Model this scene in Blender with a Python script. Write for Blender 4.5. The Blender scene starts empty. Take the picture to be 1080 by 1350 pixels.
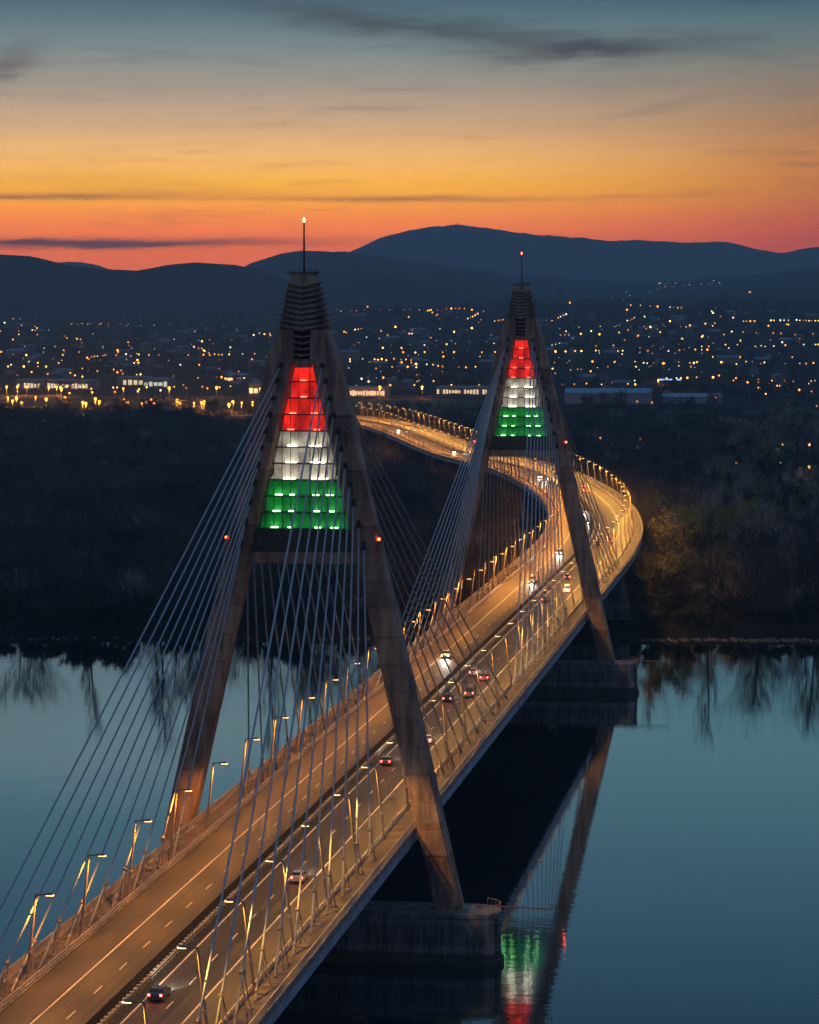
import bpy, math, random
from mathutils import Vector, Matrix, noise
rad = math.radians
random.seed(7)
SC = bpy.context.scene
COL = SC.collection


def lin(r, g, b):
    """sRGB 0-255 to linear."""
    f = lambda c: (c / 12.92 if c <= .04045 else ((c + .055) / 1.055) ** 2.4)
    return (f(r / 255), f(g / 255), f(b / 255))


# ---------------------------------------------------------------- camera
cam_d = bpy.data.cameras.new('camera')
cam = bpy.data.objects.new('camera', cam_d)
COL.objects.link(cam)
CAM = Vector((80.21, -422.64, 101.11))
yaw, pitch = rad(8.609), rad(4.276)
fw = Vector((-math.sin(yaw) * math.cos(pitch), math.cos(yaw) * math.cos(pitch), -math.sin(pitch)))
rt = Vector((math.cos(yaw), math.sin(yaw), 0))
up = rt.cross(fw)
cam.matrix_world = Matrix(((rt.x, up.x, -fw.x, CAM.x), (rt.y, up.y, -fw.y, CAM.y), (rt.z, up.z, -fw.z, CAM.z), (0, 0, 0, 1)))
cam_d.sensor_fit = 'VERTICAL'
cam_d.sensor_height = 24
cam_d.lens = 3708.5 / 1350 * 24
cam_d.clip_start = 1
cam_d.clip_end = 80000
SC.camera = cam

SC.render.engine = 'CYCLES'
SC.cycles.use_denoising = True
SC.cycles.max_bounces = 6
SC.cycles.diffuse_bounces = 2
SC.cycles.glossy_bounces = 3
SC.cycles.transparent_max_bounces = 6
SC.cycles.volume_bounces = 0
SC.cycles.sample_clamp_indirect = 4
SC.cycles.caustics_reflective = False
SC.cycles.caustics_refractive = False
SC.view_settings.view_transform = 'Standard'
SC.view_settings.look = 'None'
SC.view_settings.exposure = 0
SC.view_settings.gamma = 1
SC.view_settings.use_curve_mapping = False


# ---------------------------------------------------------------- node helpers
class NT:
    def __init__(self, tree):
        self.t = tree
        self.n = tree.nodes
        self.l = tree.links

    def node(self, typ, **kw):
        nd = self.n.new(typ)
        for k, v in kw.items():
            setattr(nd, k, v)
        return nd

    def put(self, sock, v):
        if hasattr(v, 'is_linked') or isinstance(v, bpy.types.NodeSocket):
            self.l.new(v, sock)
        else:
            try:
                sock.default_value = v
            except Exception:
                sock.default_value = (*v, 1)

    def math(self, op, a, b=None, c=None, clamp=False):
        nd = self.node('ShaderNodeMath', operation=op, use_clamp=clamp)
        self.put(nd.inputs[0], a)
        if b is not None:
            self.put(nd.inputs[1], b)
        if c is not None:
            self.put(nd.inputs[2], c)
        return nd.outputs[0]

    def mix(self, f, a, b, blend='MIX'):
        nd = self.node('ShaderNodeMix', data_type='RGBA', blend_type=blend)
        nd.clamp_factor = True
        self.put(nd.inputs[0], f)
        self.put(nd.inputs[6], a if not isinstance(a, tuple) else (*a[:3], 1))
        self.put(nd.inputs[7], b if not isinstance(b, tuple) else (*b[:3], 1))
        return nd.outputs[2]

    def ramp(self, f, stops, interp='LINEAR'):
        nd = self.node('ShaderNodeValToRGB')
        cr = nd.color_ramp
        cr.interpolation = interp
        while len(cr.elements) < len(stops):
            cr.elements.new(.5)
        for e, (p, c) in zip(cr.elements, stops):
            e.position = p
            e.color = (*c, 1) if len(c) == 3 else c
        self.put(nd.inputs[0], f)
        return nd.outputs[0]

    def noise(self, vec, scale, detail=4, rough=.55, out=0):
        nd = self.node('ShaderNodeTexNoise')
        nd.inputs['Scale'].default_value = scale
        nd.inputs['Detail'].default_value = detail
        nd.inputs['Roughness'].default_value = rough
        if vec is not None:
            self.l.new(vec, nd.inputs['Vector'])
        return nd.outputs[out]

    def smooth(self, v, a, b, lo=0., hi=1.):
        nd = self.node('ShaderNodeMapRange', interpolation_type='SMOOTHSTEP')
        self.put(nd.inputs[0], v)
        for i, x in zip((1, 2, 3, 4), (a, b, lo, hi)):
            nd.inputs[i].default_value = x
        return nd.outputs[0]

    def scaled(self, vec, s):
        nd = self.node('ShaderNodeMapping')
        nd.inputs['Scale'].default_value = s
        self.l.new(vec, nd.inputs[0])
        return nd.outputs[0]


# ---------------------------------------------------------------- world: afterglow sky
SUN_AZ = yaw + rad(6)            # left of +Y
SUN_EL = rad(1.0)
W = bpy.data.worlds.new('World')
SC.world = W
W.use_nodes = True
w = NT(W.node_tree)
w.n.clear()
geo = w.node('ShaderNodeTexCoord').outputs['Generated']
sep = w.node('ShaderNodeSeparateXYZ')
w.l.new(geo, sep.inputs[0])
X, Y, Z = sep.outputs
hl = w.math('SQRT', w.math('ADD', w.math('MULTIPLY', X, X), w.math('MULTIPLY', Y, Y)))
hl = w.math('MAXIMUM', hl, 1e-4)
cosaz = w.math('DIVIDE', w.math('ADD', w.math('MULTIPLY', X, -math.sin(SUN_AZ)), w.math('MULTIPLY', Y, math.cos(SUN_AZ))), hl)
el = w.math('SQRT', w.math('MAXIMUM', Z, 0.))
# photograph: 0.106 of Z (t = .326) is the top edge of the frame
HAZE = 7.6e-5                    # per metre; the haze box at the end uses it too
HAZE_GLOW = (.032, .058, .125)   # what the lit air adds, so the sky behind it can be set clear of it


def clear_sky(stops):
    out = []
    for z, c in stops:
        d = min(550 / max(z, .001), 22500)
        T = math.exp(-HAZE * d)
        c = lin(*c)
        out.append((math.sqrt(z), tuple(max(.002, (v - g_ * (1 - T)) / T) / 4 for v, g_ in zip(c, HAZE_GLOW))))
    return out


Zp = lambda y: (398 - y) / 3708
west = w.ramp(el, clear_sky([(.004, (214, 98, 60)), (Zp(352), (230, 114, 62)), (Zp(333), (236, 116, 42)), (Zp(310), (236, 122, 30)), (Zp(290), (240, 136, 30)), (Zp(267), (244, 162, 50)), (Zp(245), (246, 177, 82)), (Zp(227), (245, 182, 102)),
                             (Zp(200), (232, 180, 122)), (Zp(173), (205, 168, 132)), (Zp(147), (182, 160, 140)), (Zp(120), (156, 148, 140)), (Zp(93), (136, 142, 142)), (Zp(67), (112, 134, 141)), (Zp(30), (80, 116, 130)), (Zp(5), (60, 98, 120)),
                             (.15, (82, 120, 132))]) + [(math.sqrt(z), tuple(v / 4 for v in lin(*c))) for z, c in ((.2, (72, 111, 130)), (.255, (60, 100, 128)), (.5, (66, 104, 140)), (1., (72, 108, 150)))])
east = w.ramp(el, [(math.sqrt(z), tuple(v / 4 for v in lin(*c))) for z, c in ((0, (52, 56, 72)), (.06, (76, 74, 90)), (.16, (98, 95, 112)), (.28, (92, 100, 124)), (.5, (74, 100, 134)), (1., (72, 108, 150)))])
fw_az = w.smooth(cosaz, -.55, .93)
sky = w.mix(fw_az, east, west)
sky = w.mix(1., sky, (4., 4., 4.), 'MULTIPLY')
# away from the glow's bearing the orange gets redder and dimmer
side = w.smooth(cosaz, .965, .999)
dim = w.mix(side, (.52, .33, .16), (1, 1, 1))
low = w.smooth(Z, .125, .035)
sky = w.mix(low, sky, w.mix(1., sky, dim, 'MULTIPLY'))
# clouds: thin streaks drawn out along the horizon
comb = w.node('ShaderNodeCombineXYZ')
azr = w.math('ARCTAN2', w.math('MULTIPLY', X, -1), Y)          # angle left of +Y
w.put(comb.inputs[0], w.math('MULTIPLY', azr, 14))
w.put(comb.inputs[1], w.math('MULTIPLY', Z, 150))
n1 = w.noise(comb.outputs[0], 1.0, 5, .6)
comb2 = w.node('ShaderNodeCombineXYZ')
w.put(comb2.inputs[0], w.math('MULTIPLY', azr, 30))
w.put(comb2.inputs[1], w.math('MULTIPLY', w.math('ADD', Z, w.math('MULTIPLY', azr, .05)), 190))
n2 = w.noise(comb2.outputs[0], 1.0, 6, .65)
streak = w.smooth(n1, .52, .78, 0, .34)
wisp = w.smooth(n2, .5, .75, 0, .12)
cl = w.math('ADD', streak, wisp)
cl = w.math('MULTIPLY', cl, w.smooth(Z, .25, .12))


def cloud(px, py, hw, hh, tilt, k, sx=1.):
    """one cloud by its bearing and height; widths in radians"""
    a0 = yaw - math.atan((px - 540) / 3708.)
    z0 = (398 - py) / 3708.
    da = w.math('SUBTRACT', azr, a0)
    dz = w.math('SUBTRACT', w.math('ADD', Z, w.math('MULTIPLY', da, tilt)), z0)
    dz = w.math('ADD', dz, w.math('MULTIPLY', w.math('SUBTRACT', n2, .5), hh * 3.2))
    q = w.math('ADD', w.math('POWER', w.math('ABSOLUTE', w.math('DIVIDE', da, hw)), 2), w.math('POWER', w.math('ABSOLUTE', w.math('DIVIDE', dz, hh)), 2))
    g = w.math('EXPONENT', w.math('MULTIPLY', q, -1))
    return w.math('MULTIPLY', g, k)


for args in ((640, 52, .050, .0052, -.10, .62), (760, 74, .030, .004, .10, .45), (430, 26, .04, .004, -.16, .40), (10, 95, .012, .0055, .35, .55), (150, 323, .062, .0017, .012, .95), (20, 321, .02, .001, 0, .3),
             (80, 262, .040, .0011, .0, .5), (520, 264, .060, .0011, .0, .5), (250, 256, .05, .0016, 0, .2), (500, 146, .02, .001, 0, .2), (860, 148, .02, .0016, .2, .22),
             (1060, 220, .012, .001, .0, .3), (900, 70, .04, .004, 0, .28), (90, 240, .05, .004, 0, .16)):
    cl = w.math('ADD', cl, cloud(*args))
cl = w.math('MINIMUM', cl, .9)
cloudc = w.ramp(el, [(0, lin(96, 44, 46)), (.15, lin(92, 58, 56)), (.2, lin(140, 86, 50)), (.25, lin(100, 90, 84)), (.3, lin(50, 66, 78)), (1, lin(40, 54, 66))])
sky = w.mix(cl, sky, cloudc)
nish = w.node('ShaderNodeTexSky', sky_type='NISHITA')
nish.sun_disc = False
nish.sun_elevation = SUN_EL
nish.sun_rotation = -SUN_AZ
add = w.mix(1., sky, w.mix(1., nish.outputs[0], (.004, .004, .004), 'MULTIPLY'), 'ADD')
below = w.smooth(Z, -.004, .0)
final = w.mix(below, (.012, .016, .022), add)
bg = w.node('ShaderNodeBackground')
w.l.new(final, bg.inputs[0])
bg.inputs[1].default_value = 1.0
wo = w.node('ShaderNodeOutputWorld')
w.l.new(bg.outputs[0], wo.inputs[0])
W.cycles.sampling_method = 'MANUAL'
W.cycles.sample_map_resolution = 1024

# the afterglow's weak directed light, sun already at the ridge
sd = bpy.data.lights.new('sun', 'SUN')
sd.energy = .002
sd.angle = rad(12)
sd.color = (1, .55, .3)
so = bpy.data.objects.new('sun', sd)
COL.objects.link(so)
sdir = Vector((-math.sin(SUN_AZ) * math.cos(rad(4)), math.cos(SUN_AZ) * math.cos(rad(4)), math.sin(rad(4))))
so.rotation_euler = sdir.to_track_quat('Z', 'Y').to_euler()


# ---------------------------------------------------------------- materials
def mat(name):
    m = bpy.data.materials.new(name)
    m.use_nodes = True
    t = NT(m.node_tree)
    b = m.node_tree.nodes['Principled BSDF']
    return m, t, b


def simple(name, col, rough=.7, metal=0., vary=.25, scale=1.5, bump=0., spec=.5):
    m, t, b = mat(name)
    oc = t.node('ShaderNodeTexCoord').outputs['Object']
    n = t.noise(oc, scale, 4, .6)
    lo = tuple(c * (1 - vary) for c in col)
    hi = tuple(min(1, c * (1 + vary)) for c in col)
    t.l.new(t.mix(t.smooth(n, .3, .7), lo, hi), b.inputs['Base Color'])
    b.inputs['Roughness'].default_value = rough
    b.inputs['Metallic'].default_value = metal
    b.inputs['Specular IOR Level'].default_value = spec
    if bump:
        bp = t.node('ShaderNodeBump')
        bp.inputs['Strength'].default_value = bump
        t.l.new(n, bp.inputs['Height'])
        t.l.new(bp.outputs[0], b.inputs['Normal'])
    return m


def glow(name, col, k, sample='NONE'):
    m, t, b = mat(name)
    b.inputs['Base Color'].default_value = (*[min(1, c) for c in col], 1)
    b.inputs['Emission Color'].default_value = (*col, 1)
    b.inputs['Emission Strength'].default_value = k
    m.cycles.emission_sampling = sample
    return m


def concrete(name, col, streak=.5, lift=4.2, tide=False):
    """weathered board-cast concrete: pour lifts of slightly different tone, run-off streaks, pores"""
    m, t, b = mat(name)
    oc = t.node('ShaderNodeTexCoord').outputs['Object']
    s = t.node('ShaderNodeSeparateXYZ')
    t.l.new(oc, s.inputs[0])
    band = t.node('ShaderNodeTexWhiteNoise', noise_dimensions='1D')
    t.put(band.inputs['W'], t.math('FLOOR', t.math('DIVIDE', s.outputs[2], lift)))
    n1 = t.noise(t.scaled(oc, (.5, .5, .10)), 1.0, 6, .65)
    n2 = t.noise(t.scaled(oc, (2.2, 2.2, .14)), 1.0, 4, .6)
    n3 = t.noise(oc, 3.2, 5, .7)
    v = t.math('ADD', t.math('MULTIPLY', band.outputs[0], .42), t.math('MULTIPLY', t.smooth(n1, .36, .64), .6))
    v = t.math('ADD', v, t.math('MULTIPLY', t.smooth(n2, .35, .75), streak * .5))
    v = t.math('ADD', v, t.math('MULTIPLY', t.smooth(n3, .3, .7), .22))
    lo = tuple(c * .26 for c in col)
    hi = tuple(c * 1.25 for c in col)
    c = t.mix(t.math('DIVIDE', v, 1.2), hi, lo)
    if tide:      # algae and silt left by high water
        zz = t.math('ADD', s.outputs[2], t.math('MULTIPLY', n1, -1.6))
        c = t.mix(t.math('MULTIPLY', t.smooth(zz, 1.5, .9), .8), c, (.035, .042, .03))
    t.l.new(c, b.inputs['Base Color'])
    b.inputs['Roughness'].default_value = .85
    bp = t.node('ShaderNodeBump')
    bp.inputs['Strength'].default_value = .25
    bp.inputs['Distance'].default_value = .08
    t.l.new(n3, bp.inputs['Height'])
    t.l.new(bp.outputs[0], b.inputs['Normal'])
    return m


M = {}
M['pylon'] = concrete('pylon_concrete', (.56, .37, .265))
M['pier'] = concrete('pier_concrete', (.27, .31, .34), 1.0, 1.6, True)
M['kerb'] = simple('kerb_concrete', (.30, .28, .26), .8, 0, .3, .6)
M['walk'] = simple('walkway_surface', (.13, .105, .088), .85, 0, .35, .35)
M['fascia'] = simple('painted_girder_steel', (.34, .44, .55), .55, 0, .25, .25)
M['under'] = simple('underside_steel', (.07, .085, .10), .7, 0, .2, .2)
M['galv'] = simple('galvanised_steel', (.50, .45, .38), .5, .35, .2, 2.)
M['head'] = simple('lamp_head_metal', (.36, .30, .22), .5, .2)
M['pole'] = simple('lamp_pole_steel', (.34, .27, .20), .5, .2, .15, 1.)
M['cable'] = simple('cable_sheath', (.40, .45, .50), .38, 0, .08, .3)
M['socket'] = simple('cable_socket', (.28, .25, .22), .55, .1, .2, 2.)
M['dark'] = simple('dark_metal', (.03, .03, .034), .6, .2, .2, 2.)
M['line'] = simple('road_paint', (.72, .66, .55), .6, 0, .22, 1.2)
M['beacon_red'] = glow('red_beacon_glass', (1, .06, .02), 22)
M['beacon_gold'] = glow('gold_beacon_glass', (1, .62, .22), 16)
M['redmast'] = simple('red_mast_paint', (.22, .03, .025), .5)


def asphalt():
    m, t, b = mat('asphalt')
    oc = t.node('ShaderNodeTexCoord').outputs['Object']
    uv = t.node('ShaderNodeUVMap').outputs[0]          # u = metres along, v = metres across
    n1 = t.noise(t.scaled(uv, (.012, 1.3, 1)), 1.0, 3, .5)
    n2 = t.noise(t.scaled(uv, (.05, .35, 1)), 1.0, 5, .6)
    n3 = t.noise(oc, 5, 3, .6)
    s = t.node('ShaderNodeSeparateXYZ')
    t.l.new(uv, s.inputs[0])
    ax = t.math('ABSOLUTE', s.outputs[1])
    # wheel tracks: polished stripes 0.9 m either side of each lane's middle (3.3 and 6.7 m)
    tr = None
    for c in (2.45, 4.15, 5.85, 7.55):
        g = t.math('EXPONENT', t.math('MULTIPLY', t.math('POWER', t.math('DIVIDE', t.math('SUBTRACT', ax, c), .38), 2), -1))
        tr = g if tr is None else t.math('ADD', tr, g)
    v = t.math('ADD', t.math('MULTIPLY', n1, .75), t.math('MULTIPLY', n2, .35))
    v = t.math('ADD', v, t.math('MULTIPLY', tr, -.16))
    sh = t.smooth(ax, 8.3, 8.5)
    c = t.mix(t.smooth(v, .3, .75), (.036, .032, .028), (.078, .067, .056))
    c = t.mix(t.math('MULTIPLY', sh, .45), c, (.100, .082, .067))
    # crack-sealing smears and patched squares
    pn = t.noise(t.scaled(uv, (.035, .30, 1)), 1.0, 0, .5)
    c = t.mix(t.math('MULTIPLY', t.smooth(pn, .63, .66), .45), c, (.026, .023, .021))
    b.inputs['Specular IOR Level'].default_value = .36
    t.l.new(c, b.inputs['Base Color'])
    t.l.new(t.math('SUBTRACT', t.math('ADD', .54, t.math('MULTIPLY', n2, .14)), t.math('MULTIPLY', tr, .08)), b.inputs['Roughness'])
    bp = t.node('ShaderNodeBump')
    bp.inputs['Strength'].default_value = .15
    bp.inputs['Distance'].default_value = .02
    t.l.new(n3, bp.inputs['Height'])
    t.l.new(bp.outputs[0], b.inputs['Normal'])
    return m


M['asphalt'] = asphalt()


def water():
    m, t, b = mat('river_water')
    t.n.remove(b)
    oc = t.node('ShaderNodeTexCoord').outputs['Object']
    n1 = t.noise(t.scaled(oc, (.22, .5, 1)), 1.0, 3, .55)
    n2 = t.noise(t.scaled(oc, (.02, .05, 1)), 1.0, 2, .5)
    h = t.math('ADD', t.math('MULTIPLY', n1, .5), n2)
    bp = t.node('ShaderNodeBump')
    bp.inputs['Strength'].default_value = .028
    bp.inputs['Distance'].default_value = 1.0
    t.l.new(h, bp.inputs['Height'])
    g = t.node('ShaderNodeBsdfGlossy')
    g.inputs['Roughness'].default_value = .03
    g.inputs['Color'].default_value = (.84, .97, 1, 1)
    t.l.new(bp.outputs[0], g.inputs['Normal'])
    d = t.node('ShaderNodeBsdfDiffuse')
    d.inputs['Color'].default_value = (.010, .022, .030, 1)
    lw = t.node('ShaderNodeLayerWeight')
    lw.inputs['Blend'].default_value = .5
    fac = t.smooth(lw.outputs['Facing'], .66, .87, .05, .96)
    mx = t.node('ShaderNodeMixShader')
    t.l.new(fac, mx.inputs[0])
    t.l.new(d.outputs[0], mx.inputs[1])
    t.l.new(g.outputs[0], mx.inputs[2])
    t.l.new(mx.outputs[0], t.n['Material Output'].inputs[0])
    return m


M['water'] = water()


def ground_mat(name, a, c, s1=.004, s2=.06):
    m, t, b = mat(name)
    oc = t.node('ShaderNodeTexCoord').outputs['Object']
    n = t.noise(oc, s1, 5, .6)
    n2 = t.noise(oc, s2, 5, .65)
    v = t.math('ADD', t.math('MULTIPLY', n, .6), t.math('MULTIPLY', n2, .4))
    t.l.new(t.mix(t.smooth(v, .36, .64), a, c), b.inputs['Base Color'])
    b.inputs['Roughness'].default_value = .95
    b.inputs['Specular IOR Level'].default_value = .1
    return m


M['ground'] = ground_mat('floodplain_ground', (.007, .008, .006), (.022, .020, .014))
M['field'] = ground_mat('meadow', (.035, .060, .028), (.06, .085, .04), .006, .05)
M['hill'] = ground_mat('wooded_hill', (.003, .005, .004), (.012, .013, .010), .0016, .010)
M['bark'] = simple('grey_bark', (.055, .048, .042), .9, 0, .35, 2.5)
M['twig'] = simple('bare_twigs', (.105, .086, .075), .9, 0, .3, .4)
M['twig_pale_lit'] = simple('pale_lamplit_twigs', (.42, .33, .29), .9, 0, .3, .4)  # twig colour lightened to carry bridge lamp light; also a few pale crowns
M['leaf'] = simple('fresh_willow_leaves', (.30, .29, .04), .75, 0, .4, .8)  # young-leaf colour, raised to stand in for lamp light from the bridge
M['leaf_dark'] = simple('dull_leaves', (.026, .036, .018), .8, 0, .4, .8)


# ---------------------------------------------------------------- mesh helpers
class MB:
    def __init__(self):
        self.v, self.f, self.uv = [], [], None

    def quad(self, *p):
        i = len(self.v)
        self.v.extend(p)
        self.f.append(tuple(range(i, i + len(p))))

    def box(self, c, s, m=None):
        i = len(self.v)
        for dx in (-.5, .5):
            for dy in (-.5, .5):
                for dz in (-.5, .5):
                    p = Vector((c[0] + dx * s[0], c[1] + dy * s[1], c[2] + dz * s[2]))
                    self.v.append(m @ p if m else p)
        for a in ((0, 1, 3, 2), (4, 6, 7, 5), (0, 4, 5, 1), (2, 3, 7, 6), (0, 2, 6, 4), (1, 5, 7, 3)):
            self.f.append(tuple(i + k for k in a))
        return self

    def prism(self, bot, top):
        """two rings of equal count"""
        i, n = len(self.v), len(bot)
        self.v.extend(Vector(p) for p in bot)
        self.v.extend(Vector(p) for p in top)
        for k in range(n):
            self.f.append((i + k, i + (k + 1) % n, i + n + (k + 1) % n, i + n + k))
        self.f.append(tuple(i + k for k in reversed(range(n))))
        self.f.append(tuple(i + n + k for k in range(n)))
        return self

    def rings(self, rings, cap=True):
        i, n = len(self.v), len(rings[0])
        for r in rings:
            self.v.extend(Vector(p) for p in r)
        for j in range(len(rings) - 1):
            for k in range(n):
                a, b = i + j * n + k, i + j * n + (k + 1) % n
                self.f.append((a, b, b + n, a + n))
        if cap:
            self.f.append(tuple(i + k for k in reversed(range(n))))
            self.f.append(tuple(i + (len(rings) - 1) * n + k for k in range(n)))
        return self

    def tube(self, pts, radii, n=6, cap=True):
        pts = [Vector(p) for p in pts]
        if not hasattr(radii, '__len__'):
            radii = [radii] * len(pts)
        rs = []
        for j, p in enumerate(pts):
            d = (pts[min(j + 1, len(pts) - 1)] - pts[max(j - 1, 0)]).normalized()
            a = d.cross(Vector((0, 0, 1)))
            a = a.normalized() if a.length > .05 else Vector((1, 0, 0))
            b = d.cross(a)
            rs.append([p + (a * math.cos(2 * math.pi * k / n) + b * math.sin(2 * math.pi * k / n)) * radii[j] for k in range(n)])
        return self.rings(rs, cap)

    def ball(self, c, r, n=8, m=5):
        c = Vector(c)
        rs = []
        for j in range(m + 1):
            t = math.pi * (j + .02) / (m + .04)
            rs.append([c + Vector((math.sin(t) * math.cos(2 * math.pi * k / n), math.sin(t) * math.sin(2 * math.pi * k / n), -math.cos(t))) * r for k in range(n)])
        return self.rings(rs)

    def mesh(self, name, m=None):
        me = bpy.data.meshes.new(name)
        me.from_pydata([tuple(p) for p in self.v], [], self.f)
        if m:
            me.materials.append(m)
        me.update()
        return me

    def obj(self, name, m=None, parent=None, smooth=False):
        return link(name, self.mesh(name, m), parent, smooth)


def link(name, me, parent=None, smooth=False):
    o = bpy.data.objects.new(name, me)
    COL.objects.link(o)
    if parent:
        o.parent = parent
    if smooth and me:
        me.polygons.foreach_set('use_smooth', [True] * len(me.polygons))
    return o


def tag(o, label=None, cat=None, group=None, kind=None):
    for k, v in (('label', label), ('category', cat), ('group', group), ('kind', kind)):
        if v:
            o[k] = v
    return o


def thing(name, label, cat, loc=(0, 0, 0), rz=0., group=None):
    o = bpy.data.objects.new(name, None)
    COL.objects.link(o)
    o.location = loc
    o.rotation_euler = (0, 0, rz)
    return tag(o, label, cat, group)


def copy_tree(o, parent=None):
    c = o.copy()
    COL.objects.link(c)
    if parent:
        c.parent = parent
    for ch in list(o.children):
        copy_tree(ch, c)
    return c


# ---------------------------------------------------------------- terrain
BANK = 408.


def sstep(a, b, x):
    t = min(1, max(0, (x - a) / (b - a)))
    return t * t * (3 - 2 * t)


def bank_y(x):
    return BANK + .13 * (x + 50) + 5 * noise.noise(Vector((x * .013, 3.1, 0))) + 2.2 * noise.noise(Vector((x * .06, 9.1, 0)))


def height(x, y):
    far = sstep(bank_y(x) - 9, bank_y(x) + 12, y)
    near = sstep(-700, -740, y)
    if y > -300:
        h = -2.6 + 5.6 * far
    else:
        h = -2.6 + 5.6 * near
    if y > 2900:
        t = min(1, max(0, (y - 2900) / 3300.))
        side = sstep(-1700, 100, x + .18 * (y - 4000))
        h += (t ** 1.15) * (52 + 40 * side)
        h += t * 9 * noise.noise(Vector((x * .0016, y * .0011, 2.)))
        if y > 6200:
            h += (y - 6200) * .004
    return h


def axis(parts):
    out = []
    for a, b, n in parts:
        out += [a + (b - a) * i / n for i in range(n)]
    return out + [parts[-1][1]]


xs = axis([(-9000, -1500, 30), (-1500, -500, 30), (-500, 400, 130), (400, 1200, 24), (1200, 5000, 16)])
ys = axis([(-2500, -800, 8), (-800, -650, 12), (-650, 340, 8), (340, 480, 60), (480, 2900, 24), (2900, 7000, 60), (7000, 23500, 24)])
g = MB()
for y in ys:
    for x in xs:
        g.v.append((x, y, height(x, y)))
nx = len(xs)
for j in range(len(ys) - 1):
    for i in range(nx - 1):
        a = j * nx + i
        g.f.append((a, a + 1, a + 1 + nx, a + nx))
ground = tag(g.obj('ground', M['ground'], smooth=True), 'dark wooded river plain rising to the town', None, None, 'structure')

g = MB()
g.quad((-8900, -1200, 0), (4900, -1200, 0), (4900, 460, 0), (-8900, 460, 0))
tag(g.obj('river_water', M['water']), 'calm blue river reflecting the dusk sky', None, None, 'structure')


def flat(name, pts, z, m, label):
    g = MB()
    g.quad(*[(x, y, z) for x, y in pts])
    return tag(g.obj(name, m), label, None, None, 'structure')


def blob(cx, cy, rx, ry, n=26, seed=0):
    return [(cx + rx * math.cos(2 * math.pi * k / n) * (1 + .35 * noise.noise(Vector((math.cos(2 * math.pi * k / n) * 1.5, math.sin(2 * math.pi * k / n) * 1.5, seed)))),
             cy + ry * math.sin(2 * math.pi * k / n) * (1 + .35 * noise.noise(Vector((math.cos(2 * math.pi * k / n) * 1.5, math.sin(2 * math.pi * k / n) * 1.5, seed + 5.))))) for k in range(n)]


POND = (92, 1180, 42, 130)
flat('pond_water', blob(*POND, seed=2), 3.06, M['water'], 'small pond glinting through bare trees')
flat('meadow', [(-30, 1790), (520, 1760), (560, 2120), (-60, 2150)], 3.05, M['field'], 'dark green meadow beyond the wood')
flat('meadow', [(-1300, 2110), (-700, 2060), (-470, 2000), (-440, 2320), (-760, 2270), (-1300, 2300)], 3.05, M['field'], 'dark meadow between the lit roads')
flat('meadow', [(-400, 1960), (-215, 1980), (-215, 2390), (-410, 2390)], 3.05, M['field'], 'dark meadow below the lit shop row')

# ---- hills and ridges behind the town (crest lines in metres)
RIDGES = [
    ('main_ridge', 15000, 11500, [(-9500, 12300, 330), (-7200, 13000, 300), (-5800, 13500, 300), (-4830, 13750, 282), (-4270, 13932, 291), (-3928, 14031, 311), (-3832, 14058, 308), (-3698, 14093, 264), (-3271, 14198, 236), (-2799, 14298, 260), (-2462, 14360, 369), (-2395, 14371, 405), (-2323, 14383, 437), (-2164, 14408, 481), (-2025, 14428, 501), (-1925, 14442, 509), (-1825, 14455, 501), (-1726, 14468, 485), (-1526, 14491, 456), (-1246, 14518, 440), (-1126, 14528, 420), (-926, 14543, 427), (-727, 14555, 411), (-488, 14566, 418), (-329, 14571, 374), (-210, 14574, 354), (-111, 14576, 374), (-13, 14577, 393), (457, 14572, 415), (1600, 14500, 380), (4000, 14100, 300)]),
    ('middle_ridge', 12000, 9500, [(-3400, 11080, 60), (-2788, 11229, 119), (-2475, 11302, 216), (-2381, 11322, 254), (-2318, 11335, 286), (-2254, 11347, 312), (-2160, 11366, 318), (-1954, 11403, 312), (-1779, 11432, 286), (-1651, 11451, 267), (-1460, 11478, 238), (-1268, 11501, 215), (-1012, 11527, 196), (-756, 11548, 183), (-564, 11560, 189), (-310, 11571, 214), (6, 11577, 246), (383, 11573, 267), (1500, 11500, 280), (3800, 11200, 200)]),
    ('low_ridge', 9800, 7600, [(-2300, 9080, 40), (-1878, 9179, 134), (-1801, 9195, 163), (-1723, 9209, 195), (-1646, 9224, 210), (-1490, 9250, 200), (-1282, 9282, 173), (-1125, 9302, 150), (-1021, 9315, 129), (-811, 9336, 116), (-707, 9345, 108), (-628, 9351, 113), (-446, 9363, 134), (-186, 9373, 147), (20, 9377, 165), (328, 9374, 182), (1400, 9320, 190), (3500, 9000, 160)]),
    ('dark_hill', 8300, 6700, [(-6000, 5600, 230), (-4300, 6700, 260), (-3300, 7180, 255), (-2636, 7420, 249), (-2326, 7520, 241), (-2243, 7545, 233), (-2148, 7572, 213), (-2074, 7592, 195), (-1989, 7615, 189), (-1903, 7636, 200), (-1817, 7657, 209), (-1778, 7666, 216), (-1748, 7673, 222), (-1709, 7682, 220), (-1665, 7691, 211), (-1600, 7705, 196), (-1513, 7722, 158), (-1425, 7739, 129), (-1316, 7759, 105), (-1206, 7777, 91), (-900, 7800, 60)]),
]
rng0 = random.Random(5)
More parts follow.
